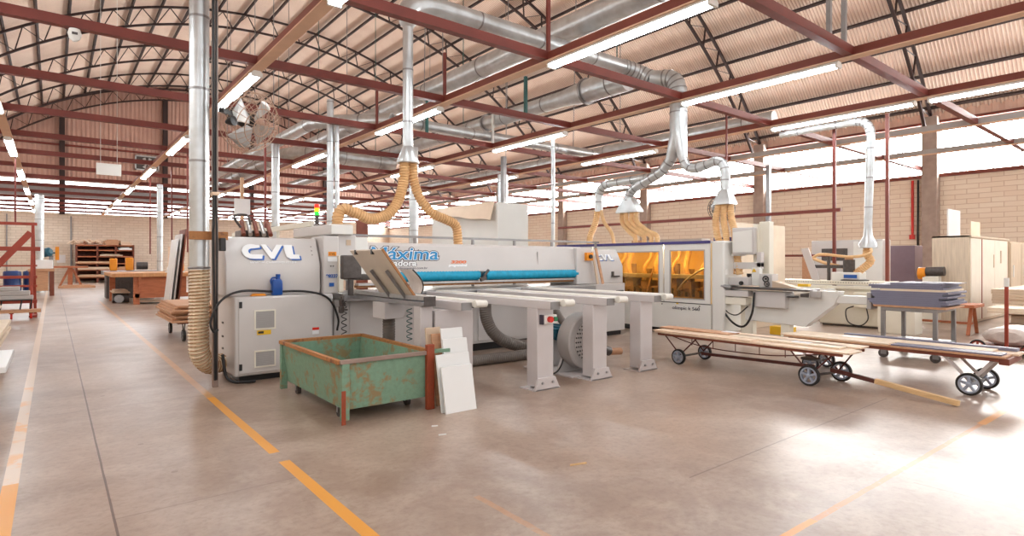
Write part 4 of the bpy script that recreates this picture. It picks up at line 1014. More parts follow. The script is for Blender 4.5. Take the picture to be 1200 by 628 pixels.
# ------------------------------------------------------------------ green scrap bin
t = thing('scrap_bin', 'worn green steel scrap bin with rusty rim on casters in front of the saw', 'bin', (2.28, 5.33, 0))
X0, X1, Y0, Y1 = 1.87, 2.70, 4.58, 6.12; zb, zt = 0.12, 0.50
def wall(a, b, c_, d_): return MB().prism([a, b, c_, d_], (V(0, 0, 0)))
th = 0.012
obj('front_panel', MB().prism([(X0 + .03, Y0 + .02, zb), (X1 - .03, Y0 + .02, zb), (X1 + .02, Y0, zt), (X0 - .02, Y0, zt)], (0, th, 0)), 'green', t, 0.002)
obj('back_panel', MB().prism([(X0 + .03, Y1 - .02, zb), (X1 - .03, Y1 - .02, zb), (X1 + .02, Y1, zt), (X0 - .02, Y1, zt)], (0, -th, 0)), 'green', t, 0.002)
obj('side_panel', MB().prism([(X0 + .03, Y0 + .02, zb), (X0 + .03, Y1 - .02, zb), (X0 - .02, Y1, zt), (X0 - .02, Y0, zt)], (th, 0, 0)), 'green', t, 0.002)
obj('side_panel', MB().prism([(X1 - .03, Y0 + .02, zb), (X1 - .03, Y1 - .02, zb), (X1 + .02, Y1, zt), (X1 + .02, Y0, zt)], (-th, 0, 0)), 'green', t, 0.002)
obj('bottom', MB().box(X0 + .03, X1 - .03, Y0 + .02, Y1 - .02, zb - 0.012, zb), 'green', t)
for (a, b, m) in (((X0 - .03, Y0 - .01), (X0 - .03, Y1 + .01), 'rust'), ((X0 - .03, Y1 + .01), (X1 + .03, Y1 + .01), 'rust'), ((X1 + .03, Y1 + .01), (X1 + .03, Y0 - .01), 'rust'), ((X0 - .03, Y0 - .01), (X1 + .03, Y0 - .01), 'post')):
    obj('rim', MB().bar((*a, zt + 0.015), (*b, zt + 0.015), 0.04, 0.035), m, t, 0.004)
for (x, y, m) in ((X0 + .02, Y0 - 0.01, 'green'), (X0 + .0, Y1 - 0.0, 'green'), (X1 - .02, Y1, 'green')):
    obj('corner_post', MB().box(x - 0.035, x + 0.03, y - 0.02, y + 0.025, 0.03, zt), m, t, 0.004)
obj('corner_post', MB().box(X1 - 0.05, X1 + 0.025, Y0 - 0.045, Y0 - 0.0, 0.0, zt + 0.09), 'rust_post', t, 0.004, label='rust red front corner post')
obj('post_strip', MB().box(X0 - 0.02, X0 + 0.015, Y0 - 0.035, Y0 - 0.028, 0.0, 0.28), 'rust_post', t)
obj('handle', MB().bar((X1 + .03, Y0 + 0.0, zt + 0.02), (X1 + 0.2, Y0 - 0.02, zt + 0.02), 0.04, 0.035), 'green', t, 0.004)
for (x, y) in ((X0 + 0.08, Y0 + 0.25), (X0 + 0.08, Y1 - 0.2), (X1 - 0.1, Y0 + 0.25), (X1 - 0.1, Y1 - 0.2)):
    cs = obj('caster', MB().cyl((x - 0.018, y, 0.045), (x + 0.018, y, 0.045), 0.045, n=18), 'dark_steel', t)
    obj('fork', MB().box(x - 0.028, x + 0.028, y - 0.025, y + 0.025, 0.09, 0.11).box(x - 0.028, x - 0.022, y - 0.015, y + 0.015, 0.04, 0.09).box(x + 0.022, x + 0.028, y - 0.015, y + 0.015, 0.04, 0.09), 'steel', cs)

# leaning offcut boards
def lean(x0, x1, y, z1, tilt, thick, m, label, z0=0.0):
    o = obj('leaning_board', MB().prism([(x0, y, z0), (x1, y, z0), (x1, y + tilt, z1), (x0, y + tilt, z1)], (0, thick, 0)), m, bev=0.0015)
    tag(o, label, 'board', 'boards leaning at the bin')
lean(2.70, 3.03, 4.30, 0.40, 0.085, 0.018, 'white', 'front white board leaning right of the bin, the lowest and widest')
lean(2.695, 3.05, 4.36, 0.50, 0.10, 0.018, 'white', 'white board leaning second in the stack right of the bin')
lean(2.83, 3.10, 4.45, 0.62, 0.12, 0.018, 'white', 'white board leaning third in the stack right of the bin')
lean(2.86, 3.10, 4.52, 0.71, 0.13, 0.018, 'white', 'tallest white board at the back of the leaning stack')
lean(2.79, 2.93, 4.60, 0.66, 0.1, 0.018, 'brown_wood', 'brown raw board leaning behind the white boards')
lean(2.76, 2.92, 4.66, 0.715, 0.1, 0.018, 'beige_board', 'beige board leaning rearmost left of the tall white board')
for k, (x, y, l, nm) in enumerate(((2.41, 4.06, 0.05, 'small white chip on the floor in front of the bin'), (2.33, 3.82, 0.06, 'second white chip on the floor nearer the camera'), (2.66, 2.71, 0.12, 'thin wood sliver on the floor in the middle foreground'))):
    o = obj('offcut', MB().prism([(x, y, 0.0), (x + l, y - l * 0.3, 0.0), (x + l * 1.05, y - l * 0.2, 0.0), (x + l * 0.1, y + l * 0.16 if k < 2 else y + 0.012, 0.0)], (0, 0, 0.008)), 'white' if k < 2 else 'pine'); tag(o, nm, 'offcut')
# ------------------------------------------------------------------ edge bander
FX = 8.92
t = thing('edge_bander', 'white edge banding machine with amber windows, navy top strip and olimpic k 560 lettering', 'machine', (9.4, 6.8, 0))
obj('lower_cabinet', MB().box(FX + 0.02, 9.9, 5.62, 9.5, 0.1, 0.6), 'white_m', t, 0.012)
obj('plinth', MB().box(FX + 0.1, 9.85, 5.7, 9.4, 0.0, 0.1), 'black_plastic', t)
obj('back_shell', MB().box(9.88, 9.92, 5.62, 9.5, 0.6, 1.66), 'inner', t)
obj('roof_shell', MB().box(FX + 0.01, 9.92, 5.62, 9.5, 1.66, 1.7), 'white_m', t)
obj('end_shell', MB().box(FX + 0.02, 9.9, 5.60, 5.63, 0.6, 1.66), 'inner', t); obj('end_shell', MB().box(FX + 0.02, 9.9, 9.47, 9.5, 0.6, 1.66), 'inner', t)
def door(y0, y1, w0, w1, z0, z1, nm):
    f = MB()
    for a in ((y0, w0, 0.6, 1.66), (w1, y1, 0.6, 1.66), (w0, w1, 0.6, z0), (w0, w1, z1, 1.66)):
        f.box(FX, FX + 0.03, *a)
    d = obj('hood_door', f, 'white_m', t, label=nm)
    obj('window_pane', MB().box(FX + 0.01, FX + 0.016, w0 - 0.01, w1 + 0.01, z0 - 0.01, z1 + 0.01), 'amber', d, label='amber see-through pane')
    g = MB().box(FX - 0.003, FX + 0.002, w0 - 0.02, w0, z0 - 0.02, z1 + 0.02).box(FX - 0.003, FX + 0.002, w1, w1 + 0.02, z0 - 0.02, z1 + 0.02).box(FX - 0.003, FX + 0.002, w0, w1, z0 - 0.02, z0).box(FX - 0.003, FX + 0.002, w0, w1, z1, z1 + 0.02)
    obj('pane_gasket', g, 'machine_d', d)
door(6.62, 8.4, 6.72, 7.9, 0.74, 1.52, 'left hood door'); door(5.63, 6.59, 5.75, 6.45, 0.68, 1.535, 'right hood door')
obj('hood_panel', MB().box(FX, FX + 0.03, 8.42, 9.5, 0.6, 1.66), 'white_m', t)
obj('top_strip', MB().box(FX - 0.02, FX + 0.03, 6.62, 9.5, 1.66, 1.71), 'navy', t, label='navy blue strip along the top, left length')
obj('top_strip', MB().box(FX - 0.02, FX + 0.03, 5.63, 6.6, 1.66, 1.71), 'navy', t, label='navy blue strip along the top, right length')
obj('door_seam', MB().box(FX + 0.012, FX + 0.02, 5.63, 8.4, 0.585, 0.6), 'black_plastic', t)
obj('hidden_fill_strip', MB().box(9.02, 9.09, 5.8, 8.6, 1.59, 1.63), 'warm_fill', t)  # added emitter, out of view behind the door header, brightens the mechanism
text_obj('lettering', 'olimpic k 560', 'logo_dark', t, (FX + 0.012, 6.42, 0.47), (0, -1, 0), (0, 0, 1), 0.085, 0.002, 0, 1.25)
obj('warning_triangle', MB().prism([(FX + 0.015, 6.34, 0.565), (FX + 0.015, 6.28, 0.565), (FX + 0.015, 6.31, 0.61)], (-0.003, 0, 0)), 'yellow', t)
for y in (6.9, 6.65, 5.85): obj('screw', MB().cyl((FX + 0.02, y, 0.55), (FX + 0.01, y, 0.55), 0.012, n=8), 'dark_steel', t)
for z in (0.36, 0.4, 0.44): obj('vent_slot', MB().box(FX + 0.012, FX + 0.02, 7.0, 7.14, z, z + 0.02), 'black_plastic', t)
# mechanism seen through the panes
for k in range(7):
    y = 5.95 + 0.34 * k + 0.05 * math.sin(3 * k)
    obj('machining_unit', MB().box(9.35, 9.65, y, y + 0.2, 0.62, 0.86 + 0.1 * (k % 3)).box(9.2, 9.36, y + 0.05, y + 0.17, 0.66, 0.8 + 0.04 * (k % 2)).cyl((9.5, y + 0.1, 0.86 + 0.1 * (k % 3)), (9.5, y + 0.1, 1.1 + 0.1 * (k % 3)), 0.06, n=12).cyl((9.25, y + 0.1, 0.8), (9.1, y + 0.06, 0.84), 0.03, n=10), 'mech', t, 0.005)
    obj('inner_hose', MB().tube(crv([(9.5, y + 0.1, 0.95), (9.42, y + 0.16, 1.2), (9.5, y + 0.05 + 0.12 * (k % 2), 1.45), (9.5, y + 0.1, 1.66)]), 0.05 if k % 2 else 0.035, 12, ribs=(0.03, 0.06)), 'hose', t)
obj('pressure_rail', MB().box(9.3, 9.7, 5.66, 9.2, 1.02, 1.1), 'alu', t, 0.005)
obj('chain_guide', MB().box(9.0, 9.3, 5.64, 9.3, 0.6, 0.68), 'mech', t)
for k in range(16):
    y = 5.8 + 0.15 * k; obj('adjuster_knob', MB().cyl((9.12, y, 0.7), (9.12, y, 0.78 + 0.03 * (k % 3)), 0.025, n=10), 'dark_steel', t)
obj('inner_tube', MB().tube(crv([(9.2, 6.5, 0.8), (9.2, 6.3, 1.0), (9.25, 6.0, 1.2), (9.4, 5.8, 1.25)]), 0.02, 8), 'steel', t)
obj('inner_tube', MB().bar((9.1, 7.15, 0.7), (9.15, 7.0, 1.25), 0.05, 0.02), 'plywood_y', t)
# near end: white column, pendant, infeed
obj('end_column', MB().box(FX - 0.01, 9.5, 5.36, 5.6, 0.12, 1.7), 'white_m', t, 0.03)
obj('top_cover', MB().box(9.45, 10.15, 5.2, 5.9, 1.7, 1.78), 'navy', t, 0.01); obj('top_cover', MB().box(9.5, 10.1, 5.1, 5.8, 1.5, 1.7), 'white_m', t, 0.02)
obj('hose_clamp', MB().box(9.14, 9.34, 5.2, 5.5, 1.44, 1.48), 'white_m', t)
obj('outrigger_bar', MB().box(9.2, 9.3, 4.86, 5.62, 1.22, 1.33), 'machine', t, 0.006); obj('outrigger_bar', MB().box(9.2, 9.3, 4.86, 4.94, 1.25, 1.5), 'machine', t, 0.006)
obj('feed_hood', MB().box(9.05, 9.4, 5.0, 5.5, 0.94, 1.08), 'machine', t, 0.01)
for (y, r) in ((5.45, 0.03), (5.08, 0.03), (5.02, 0.03)): obj('dial', MB().lathe((9.2, y, 1.08), (0, 0, 1), [(0, 0.02), (0.03, r), (0.06, r)], 10), 'black_plastic', t)
obj('black_switch', MB().cyl((9.05, 5.12, 0.98), (9.02, 5.12, 0.98), 0.035), 'black_plastic', t)
obj('white_shade', MB().lathe((9.0, 5.42, 1.12), (0, 0, 1), [(0, 0.08), (0.08, 0.075), (0.13, 0.02)], 14), 'white_p', t)
obj('pendant_arm', MB().box(9.32, 9.4, 4.98, 5.06, 1.08, 1.98), 'cream_m', t, 0.006)
obj('pendant_mast', MB().box(9.4, 9.55, 4.82, 5.0, 0.9, 2.02), 'cream_m', t, 0.01)
obj('pendant_panel', MB().loft([[(9.06, 5.3, z0), (9.2, 4.98, z0), (9.45, 5.02, z0), (9.3, 5.34, z0)] for z0 in (1.46, 1.92)]), 'machine', t, 0.015)
obj('pendant_screen', MB().prism([(9.05, 5.28, 1.5), (9.17, 5.0, 1.5), (9.17, 5.0, 1.88), (9.05, 5.28, 1.84)], (-0.012, -0.006, 0)), 'white_m', t)
obj('head_plate', MB().box(9.1, 9.3, 4.62, 4.84, 0.92, 1.14), 'machine', t, 0.006)
obj('head_plate', MB().box(9.15, 9.25, 4.86, 5.0, 0.94, 1.24), 'white_m', t, 0.006)
obj('warning_triangle', MB().prism([(9.145, 4.99, 1.17), (9.145, 4.91, 1.17), (9.145, 4.95, 1.23)], (-0.004, 0, 0)), 'yellow', t)
obj('hand_wheel', MB().ring((9.08, 4.72, 1.06), (1, 0, 0), 0.045, 0.01).cyl((9.08, 4.72, 1.06), (9.12, 4.72, 1.06), 0.015), 'black_plastic', t)
obj('hand_wheel', MB().ring((9.08, 4.7, 0.98), (1, 0, 0), 0.04, 0.01).cyl((9.08, 4.7, 0.98), (9.12, 4.7, 0.98), 0.015), 'dark_steel', t)
obj('infeed_wedge', MB().prism([(9.1, 4.62, 0.92), (9.1, 4.2, 0.92), (9.1, 4.62, 1.03)], (0.2, 0, 0)), 'beige_board', t, 0.003)
obj('support_arm', MB().box(9.15, 9.35, 3.25, 3.7, 0.72, 0.84), 'white_m', t, 0.01)
obj('support_arm_end', MB().box(9.13, 9.37, 3.19, 3.25, 0.66, 0.9), 'machine_d', t, 0.006)
obj('infeed_plate', MB().box(8.92, 9.35, 3.98, 5.4, 0.885, 0.915), 'dark_steel', t, 0.004)
obj('infeed_roller', MB().cyl((8.94, 5.24, 0.9), (8.94, 5.42, 0.93), 0.035), 'steel', t)
obj('infeed_lower_box', MB().box(8.94, 9.25, 4.95, 5.6, 0.76, 0.86), 'machine', t, 0.006); obj('infeed_lower_box', MB().box(8.96, 9.2, 5.0, 5.55, 0.62, 0.74), 'cream_m', t, 0.006)
obj('air_line', MB().tube(crv([(9.0, 5.45, 0.75), (8.97, 5.4, 0.5), (8.95, 5.2, 0.3), (8.93, 5.0, 0.28), (8.95, 4.88, 0.5), (8.98, 4.86, 0.84)]), 0.018, 8), 'cable', t)
obj('air_line', MB().tube(crv([(9.0, 5.5, 0.72), (8.97, 5.35, 0.5), (8.95, 5.15, 0.45), (9.0, 4.98, 0.6)]), 0.01, 6), 'cable', t)
obj('motor_box', MB().box(9.0, 9.3, 4.36, 4.9, 0.6, 0.86), 'machine', t, 0.012)
obj('cantilever', MB().prism([(9.12, 5.1, 0.36), (9.12, 4.1, 0.33), (9.12, 3.68, 0.7), (9.12, 3.6, 0.9), (9.12, 3.9, 0.9), (9.12, 5.1, 0.62)], (0.18, 0, 0)), 'white_m', t, 0.01)
obj('cantilever_leg', MB().box(9.14, 9.26, 4.35, 4.5, 0.0, 0.4), 'cream_m', t, 0.006); obj('cantilever_leg', MB().box(9.16, 9.28, 4.98, 5.2, 0.0, 0.6), 'cream_m', t, 0.006)
obj('side_knob', MB().box(8.95, 9.12, 4.2, 4.32, 0.78, 0.8), 'dark_steel', t, 0.004); obj('side_knob', MB().box(8.9, 8.96, 3.98, 4.08, 0.8, 0.85), 'dark_steel', t, 0.004)
obj('yellow_marker', MB().box(8.98, 9.08, 4.0, 4.16, 0.96, 1.0), 'yellow', t, 0.006)
obj('end_switch', MB().box(8.98, 9.1, 3.86, 3.98, 0.8, 0.9), 'machine_d', t, 0.006)
o = obj('storage_crate', MB().box(9.95, 10.15, 4.72, 5.1, 0.05, 0.2), 'yellow', bev=0.01); tag(o, 'small yellow and red crate on the floor behind the edge bander leg', 'crate')

# ------------------------------------------------------------------ router with cabinet at right
t = thing('router_table', 'cream white router machine with a long perforated table and motor head', 'machine', (13.3, 5, 0))
obj('base', MB().box(12.76, 13.7, 4.25, 5.45, 0.04, 0.8), 'cream_m', t, 0.02)
obj('base_foot', MB().box(12.8, 13.66, 4.3, 5.4, 0, 0.04), 'dark_steel', t)
obj('table_beam', MB().box(12.7, 13.5, 4.2, 7.4, 0.86, 0.94), 'cream_m', t, 0.008)
obj('table_rail', MB().box(12.68, 12.76, 4.3, 7.4, 0.78, 0.84), 'cream_m', t, 0.006)
obj('side_arm', MB().box(12.2, 12.76, 5.1, 6.3, 0.62, 0.78), 'white_m', t, 0.02)
obj('side_leg', MB().box(12.9, 13.4, 6.8, 7.1, 0.0, 0.86), 'cream_m', t, 0.01)
h = MB()
for k in range(60): h.cyl((12.699, 4.3 + 0.05 * k, 0.91), (12.694, 4.3 + 0.05 * k, 0.91), 0.009, n=6)
obj('table_holes', h, 'dark_steel', t)['kind'] = 'stuff'
obj('control_box', MB().box(12.6, 12.76, 4.32, 4.72, 0.42, 0.72), 'cream_m', t, 0.01)
obj('red_button', MB().cyl((12.6, 4.45, 0.58), (12.57, 4.45, 0.58), 0.025), 'redp', t)
obj('cable', MB().tube(crv([(12.62, 4.7, 0.45), (12.6, 4.86, 0.36), (12.6, 4.82, 0.12), (12.6, 4.6, 0.06), (12.6, 4.46, 0.2), (12.64, 4.5, 0.42)]), 0.012, 8), 'cable', t)
obj('head_base', MB().box(12.85, 13.2, 4.7, 5.25, 0.94, 1.12), 'white_m', t, 0.015)
obj('head_plate', MB().lathe((13.0, 4.85, 0.945), (0, 0, 1), [(0, 0.26), (0.02, 0.26), (0.03, 0.2)], 24), 'dark_steel', t)
obj('motor', MB().cyl((12.98, 4.95, 1.12), (12.98, 4.95, 1.38), 0.11), 'dark_steel', t)
obj('motor_cap', MB().cyl((12.98, 4.95, 1.38), (12.98, 4.95, 1.46), 0.08), 'brown_wood', t)
obj('head_arm', MB().box(12.95, 13.02, 4.95, 5.75, 1.2, 1.27), 'dark_steel', t, 0.006)
obj('spindle', MB().cyl((12.98, 5.35, 0.94), (12.98, 5.35, 1.45), 0.035), 'dark_steel', t)
obj('name_plate', MB().box(12.84, 12.85, 4.75, 5.0, 1.0, 1.07), 'logo_blue', t)
o = obj('leaning_strip', MB().prism([(12.8, 5.62, 0.945), (12.8, 5.46, 0.945), (12.8, 5.7, 1.64), (12.8, 5.86, 1.62)], (0.02, 0, 0)), 'leg'); tag(o, 'grey strip leaning on the router table', 'strip')
t = thing('control_cabinet', 'light grey control cabinet with dark screen behind the router', 'cabinet', (15, 6, 0))
obj('body', MB().box(15.0, 15.5, 5.0, 6.6, 0.0, 1.86), 'machine', t, 0.015)
obj('screen', MB().box(14.985, 15.0, 5.75, 6.35, 1.36, 1.66), 'dark_steel', t, 0.004)
obj('door_front', MB().box(14.99, 15.0, 5.0, 5.62, 0.1, 1.82), 'white_m', t)
obj('key_lock', MB().box(14.98, 14.99, 5.42, 5.47, 1.72, 1.77), 'black_plastic', t)
o = obj('steel_cabinet', MB().box(17.0, 17.6, 4.95, 5.75, 0.0, 1.75), 'plum', bev=0.01); tag(o, 'dark plum cabinet in front of the block wall behind the slim duct', 'cabinet')
t = thing('bench_grinder', 'yellow and black motor unit on a cream bench behind the grey boards', 'grinder', (15.0, 4.1, 0.9))
obj('guard', MB().lathe((15.0, 4.24, 1.08), (0, -1, 0), [(-0.05, 0.13), (0.08, 0.13), (0.09, 0.1)], 16), 'orange_pl', t)
obj('motor', MB().cyl((15.0, 4.15, 1.12), (15.0, 3.82, 1.13), 0.1), 'dark_steel', t)
obj('stand', MB().box(14.9, 15.1, 3.9, 4.2, 0.0, 1.02), 'cream_m', t, 0.01)
for (x, y0, y1, z1, m, nm) in ((17.0, 9.6, 10.3, 2.3, 'white_board', 'tall cream panel leaning on the right wall behind the edge bander infeed'), (14.5, 7.2, 8.3, 1.3, 'brown_wood', 'brown cut board standing behind the router table'), (18.0, 7.6, 8.2, 1.6, 'brown_wood', 'brown panel standing right of the cut board'),
                               (16.6, 11.6, 12.6, 2.0, 'white_board', 'pale board standing at the far right wall above the edge bander'), (16.6, 13.2, 13.7, 2.1, 'brown_wood', 'narrow brown board at the far right wall above the edge bander')):
    o = obj('standing_panel', MB().box(x, x + 0.06, y0, y1, 0.0, z1), m, bev=0.004); tag(o, nm, 'panel', 'panels standing along the right wall')
o = obj('standing_panel', MB().box(10.3, 12.3, 5.96, 6.0, 0, 2.1), 'white_board', bev=0.004); tag(o, 'large cream sheet standing behind the pendant panel of the edge bander', 'panel', 'panels standing along the right wall')
o = obj('wall_cupboard', MB().box(20.0, 20.6, 13.0, 16.0, 1.9, 2.25), 'machine_d'); tag(o, 'grey ledge box high on the right wall above the edge bander hoses', 'box')

# ------------------------------------------------------------------ grey board stack on a rolling steel table
t = thing('steel_table', 'grey steel table on casters carrying a stack of blue grey boards', 'table', (9.5, 2.75, 0))
TX0, TX1, TY0, TY1 = 9.1, 9.96, 2.4, 3.06
for x in (TX0, TX1 - 0.05):
    for y in (TY0, TY1 - 0.05):
        l = obj('leg', MB().box(x, x + 0.05, y, y + 0.05, 0.13, 0.66), 'galv_band', t, 0.003)
        c = obj('caster', MB().cyl((x + 0.01, y + 0.025, 0.06), (x + 0.05, y + 0.025, 0.06), 0.06, n=20).cyl((x + 0.005, y + 0.025, 0.06), (x + 0.055, y + 0.025, 0.06), 0.03, n=12), 'dark_steel', t)
        obj('fork', MB().box(x - 0.005, x + 0.003, y - 0.02, y + 0.05, 0.05, 0.13).box(x + 0.057, x + 0.065, y - 0.02, y + 0.05, 0.05, 0.13).box(x - 0.005, x + 0.065, y - 0.02, y + 0.06, 0.125, 0.135), 'galv_band', c)
obj('top_frame', MB().box(TX0, TX1, TY0, TY1, 0.66, 0.71), 'galv_band', t, 0.004)
obj('lower_shelf', MB().box(TX0, TX1, TY0, TY1, 0.2, 0.23), 'galv_band', t, 0.004)
z = 0.712; random.seed(3)
for k in range(12):
    h_ = 0.028; a = random.uniform(-0.14, 0.03); b = random.uniform(-0.05, 0.22)
    if k in (0, 8): m = 'brown_wood' if k == 0 else 'white_board'
    else: m = 'grey_board'
    if k == 11: a, b = -0.05, -0.25
    o = obj('laminate_board', MB().box(TX0 - 0.02 + random.uniform(0, 0.015), TX1 - 0.02, TY0 - 0.02 + a * 0.8, TY1 + 0.03 + b * 0.6, z, z + h_), m, bev=0.002)
    tag(o, ('%s board of the stack on the steel table, %s from the bottom' % ('brown' if k == 0 else 'cream' if k == 8 else 'blue grey', ORD[k])), 'board', 'boards stacked on the steel table')
    z += h_ + 0.0005
o = obj('laminate_board', MB().box(9.2, 9.6, 2.2, 2.6, z, z + 0.006), 'grey_board'); tag(o, 'thin sheet poking out at the top of the grey board stack', 'board', 'boards stacked on the steel table')

# ------------------------------------------------------------------ board trolleys
def wheel(t, x, y, r, w_=0.045, hub='wheel_hub'):
    wv = obj('wheel', MB().lathe((x - w_ / 2, y, r), (1, 0, 0), [(w_ / 2, r * 0.79), (0.004, r * 0.79), (0.0, r * 0.82), (0.0, r * 0.94), (0.008, r), (w_ - 0.008, r), (w_, r * 0.94), (w_, r * 0.82), (w_ - 0.004, r * 0.79), (w_ / 2, r * 0.79)], 30, cap=False), 'black', t)
    m = MB().lathe((x - w_ / 2 + 0.002, y, r), (1, 0, 0), [(w_ / 2, r * 0.66), (0.0, r * 0.66), (0.0, r * 0.8), (w_ - 0.004, r * 0.8), (w_ - 0.004, r * 0.66), (w_ / 2, r * 0.66)], 26, cap=False)
    m.lathe((x - w_ / 2 - 0.012, y, r), (1, 0, 0), [(0.0, r * 0.14), (0.004, r * 0.22), (w_ + 0.02, r * 0.22), (w_ + 0.024, r * 0.14)], 14)
    for k in range(5):
        a = 2 * math.pi * k / 5 + 0.3; d = V(0, math.cos(a), math.sin(a)); c = V(x, y, r)
        m.bar(c + d * r * 0.2, c + d * r * 0.68, w_ * 0.9, r * 0.22, V(0, -math.sin(a), math.cos(a)))
    obj('hub', m, hub, wv); return wv
def strut(t, a, b, m='drawbar', r=0.009): return obj('strut', MB().cyl(a, b, r, n=8), m, t)

t = thing('board_trolley', 'low wheeled trolley with boards and drawbar in front of the edge bander', 'trolley', (6.7, 3.6, 0))
for (x, y) in ((6.4, 2.84), (6.92, 2.72), (6.4, 4.5), (7.0, 4.5)): wheel(t, x, y, 0.112 if y < 3 else 0.1)
obj('axle', MB().cyl((6.4, 2.84, 0.11), (6.92, 2.72, 0.11), 0.014), 'dark_steel', t); obj('axle', MB().cyl((6.4, 4.5, 0.1), (7.0, 4.5, 0.1), 0.014), 'dark_steel', t)
obj('turntable', MB().lathe((6.68, 2.95, 0.24), (0, 0, 1), [(0, 0.1), (0.02, 0.1)], 20), 'dark_steel', t)
for (x, y, tx, ty) in ((6.43, 2.84, 6.4, 3.05), (6.43, 2.84, 6.5, 2.62), (6.9, 2.74, 6.95, 3.0), (6.9, 2.74, 6.85, 2.55), (6.43, 4.5, 6.4, 4.72), (6.43, 4.5, 6.45, 4.25), (6.97, 4.5, 6.95, 4.72), (6.97, 4.5, 6.95, 4.25)):
    strut(t, (x, y, 0.12), (tx, ty, 0.37))
for x in (6.38, 6.95): obj('side_rail', MB().box(x, x + 0.03, 2.5, 4.82, 0.355, 0.385), 'cart_wood', t, 0.003)
for x in (6.4,): obj('truss_rod', MB().tube(crv([(x, 2.7, 0.36), (x, 3.2, 0.28), (x, 3.7, 0.26), (x, 4.2, 0.28), (x, 4.6, 0.36)]), 0.007, 6), 'drawbar', t)
for y in (3.1, 3.4, 3.7, 4.0, 4.3): strut(t, (6.4, y, 0.27), (6.4, y, 0.36), r=0.005)
obj('reach_bar', MB().bar((6.66, 2.9, 0.17), (6.7, 4.35, 0.13), 0.035, 0.035), 'drawbar', t)
obj('drawbar_iron', MB().bar((6.66, 2.72, 0.16), (6.64, 2.22, 0.10), 0.045, 0.04), 'drawbar', t, 0.003)
obj('drawbar_handle', MB().bar((6.64, 2.28, 0.112), (6.56, 1.56, 0.03), 0.055, 0.05), 'pine', t, 0.004, label='pale wooden drawbar handle')
TB = [(6.36, 6.68, 2.42, 4.86, 0.387, 0.018, 'plywood', 'raw plywood strip along the near edge of the front trolley'),
      (6.69, 7.0, 2.5, 4.8, 0.387, 0.018, 'white_board', 'cream board along the far edge of the front trolley'),
      (6.37, 6.6, 3.5, 4.9, 0.406, 0.012, 'plywood', 'thin plywood strip lying at the left end of the front trolley'),
      (6.56, 6.8, 2.6, 4.2, 0.406, 0.016, 'white_board', 'cream raw strip lying second from the near edge of the front trolley'),
      (6.74, 6.98, 2.46, 4.4, 0.406, 0.016, 'plywood', 'plywood strip on top at the right end of the front trolley'),
      (6.6, 6.84, 3.9, 4.95, 0.423, 0.014, 'brown_wood', 'brown strip lying on top at the left end of the front trolley')]
for x0, x1, y0, y1, z0, h_, m, nm in TB:
    o = obj('trolley_board', MB().box(x0, x1, y0, y1, z0, z0 + h_), m, bev=0.002); tag(o, nm, 'board', 'boards on the front trolley')
for (x, y, nm) in ((6.62, 2.95, 'white label sheet on the boards of the front trolley, right one'), (6.75, 3.9, 'white label sheet on the boards of the front trolley, left one')):
    zt_ = 0.4235 if x < 6.7 else 0.4385
    o = obj('label_sheet', MB().box(x, x + 0.12, y, y + 0.2, zt_, zt_ + 0.002), 'paper'); tag(o, nm, 'label sheet', 'label sheets on the front trolley')

t = thing('board_trolley', 'long wheeled trolley with stacked boards at the right edge', 'trolley', (7.5, 2.4, 0))
for (x, y) in ((7.2, 1.63), (7.7, 1.6)): wheel(t, x, y, 0.112)
for (x, y) in ((7.25, 3.2), (7.7, 3.2)): wheel(t, x, y, 0.10)
obj('axle', MB().cyl((7.2, 1.63, 0.11), (7.7, 1.6, 0.11), 0.014), 'dark_steel', t); obj('axle', MB().cyl((7.25, 3.2, 0.1), (7.7, 3.2, 0.1), 0.014), 'dark_steel', t)
for x in (7.25, 7.65):
    for a, b in ((1.63, 1.85), (1.63, 1.45)): obj('strut', MB().bar((x, a, 0.13), (x, b, 0.37), 0.02, 0.03), 'leg', t)
    for a, b in ((3.2, 3.4), (3.2, 3.0)): obj('strut', MB().bar((x, a, 0.13), (x, b, 0.37), 0.02, 0.03), 'leg', t)
for x in (7.2, 7.68): obj('side_rail', MB().box(x, x + 0.06, 1.4, 3.45, 0.365, 0.40), 'cart_wood', t, 0.003)
obj('end_rail', MB().box(7.2, 7.74, 1.32, 1.4, 0.34, 0.40), 'cart_wood', t, 0.004)
for x0, x1, y0, y1, z0, h_, m, nm in [(7.18, 7.48, 1.35, 3.5, 0.402, 0.018, 'brown_wood', 'brown board along the near edge of the right trolley'), (7.5, 7.8, 1.3, 3.4, 0.402, 0.018, 'plywood', 'plywood board along the far edge of the right trolley'),
        (7.2, 7.42, 2.35, 3.55, 0.421, 0.016, 'white_board', 'cream strip lying at the left end of the right trolley'), (7.44, 7.7, 1.5, 3.5, 0.421, 0.016, 'white_board', 'long cream strip in the middle of the right trolley'),
        (7.22, 7.43, 1.38, 2.33, 0.421, 0.014, 'grey_board', 'blue grey strip at the right end of the right trolley'), (7.71, 7.82, 1.35, 3.0, 0.421, 0.03, 'grey_board', 'narrow grey strip along the far edge of the right trolley')]:
    o = obj('trolley_board', MB().box(x0, x1, y0, y1, z0, z0 + h_), m, bev=0.002); tag(o, nm, 'board', 'boards on the right trolley')
o = obj('label_sheet', MB().box(7.5, 7.62, 2.7, 2.95, 0.4375, 0.4395), 'plastic_film'); tag(o, 'pale film scrap on the boards of the right trolley', 'label sheet')

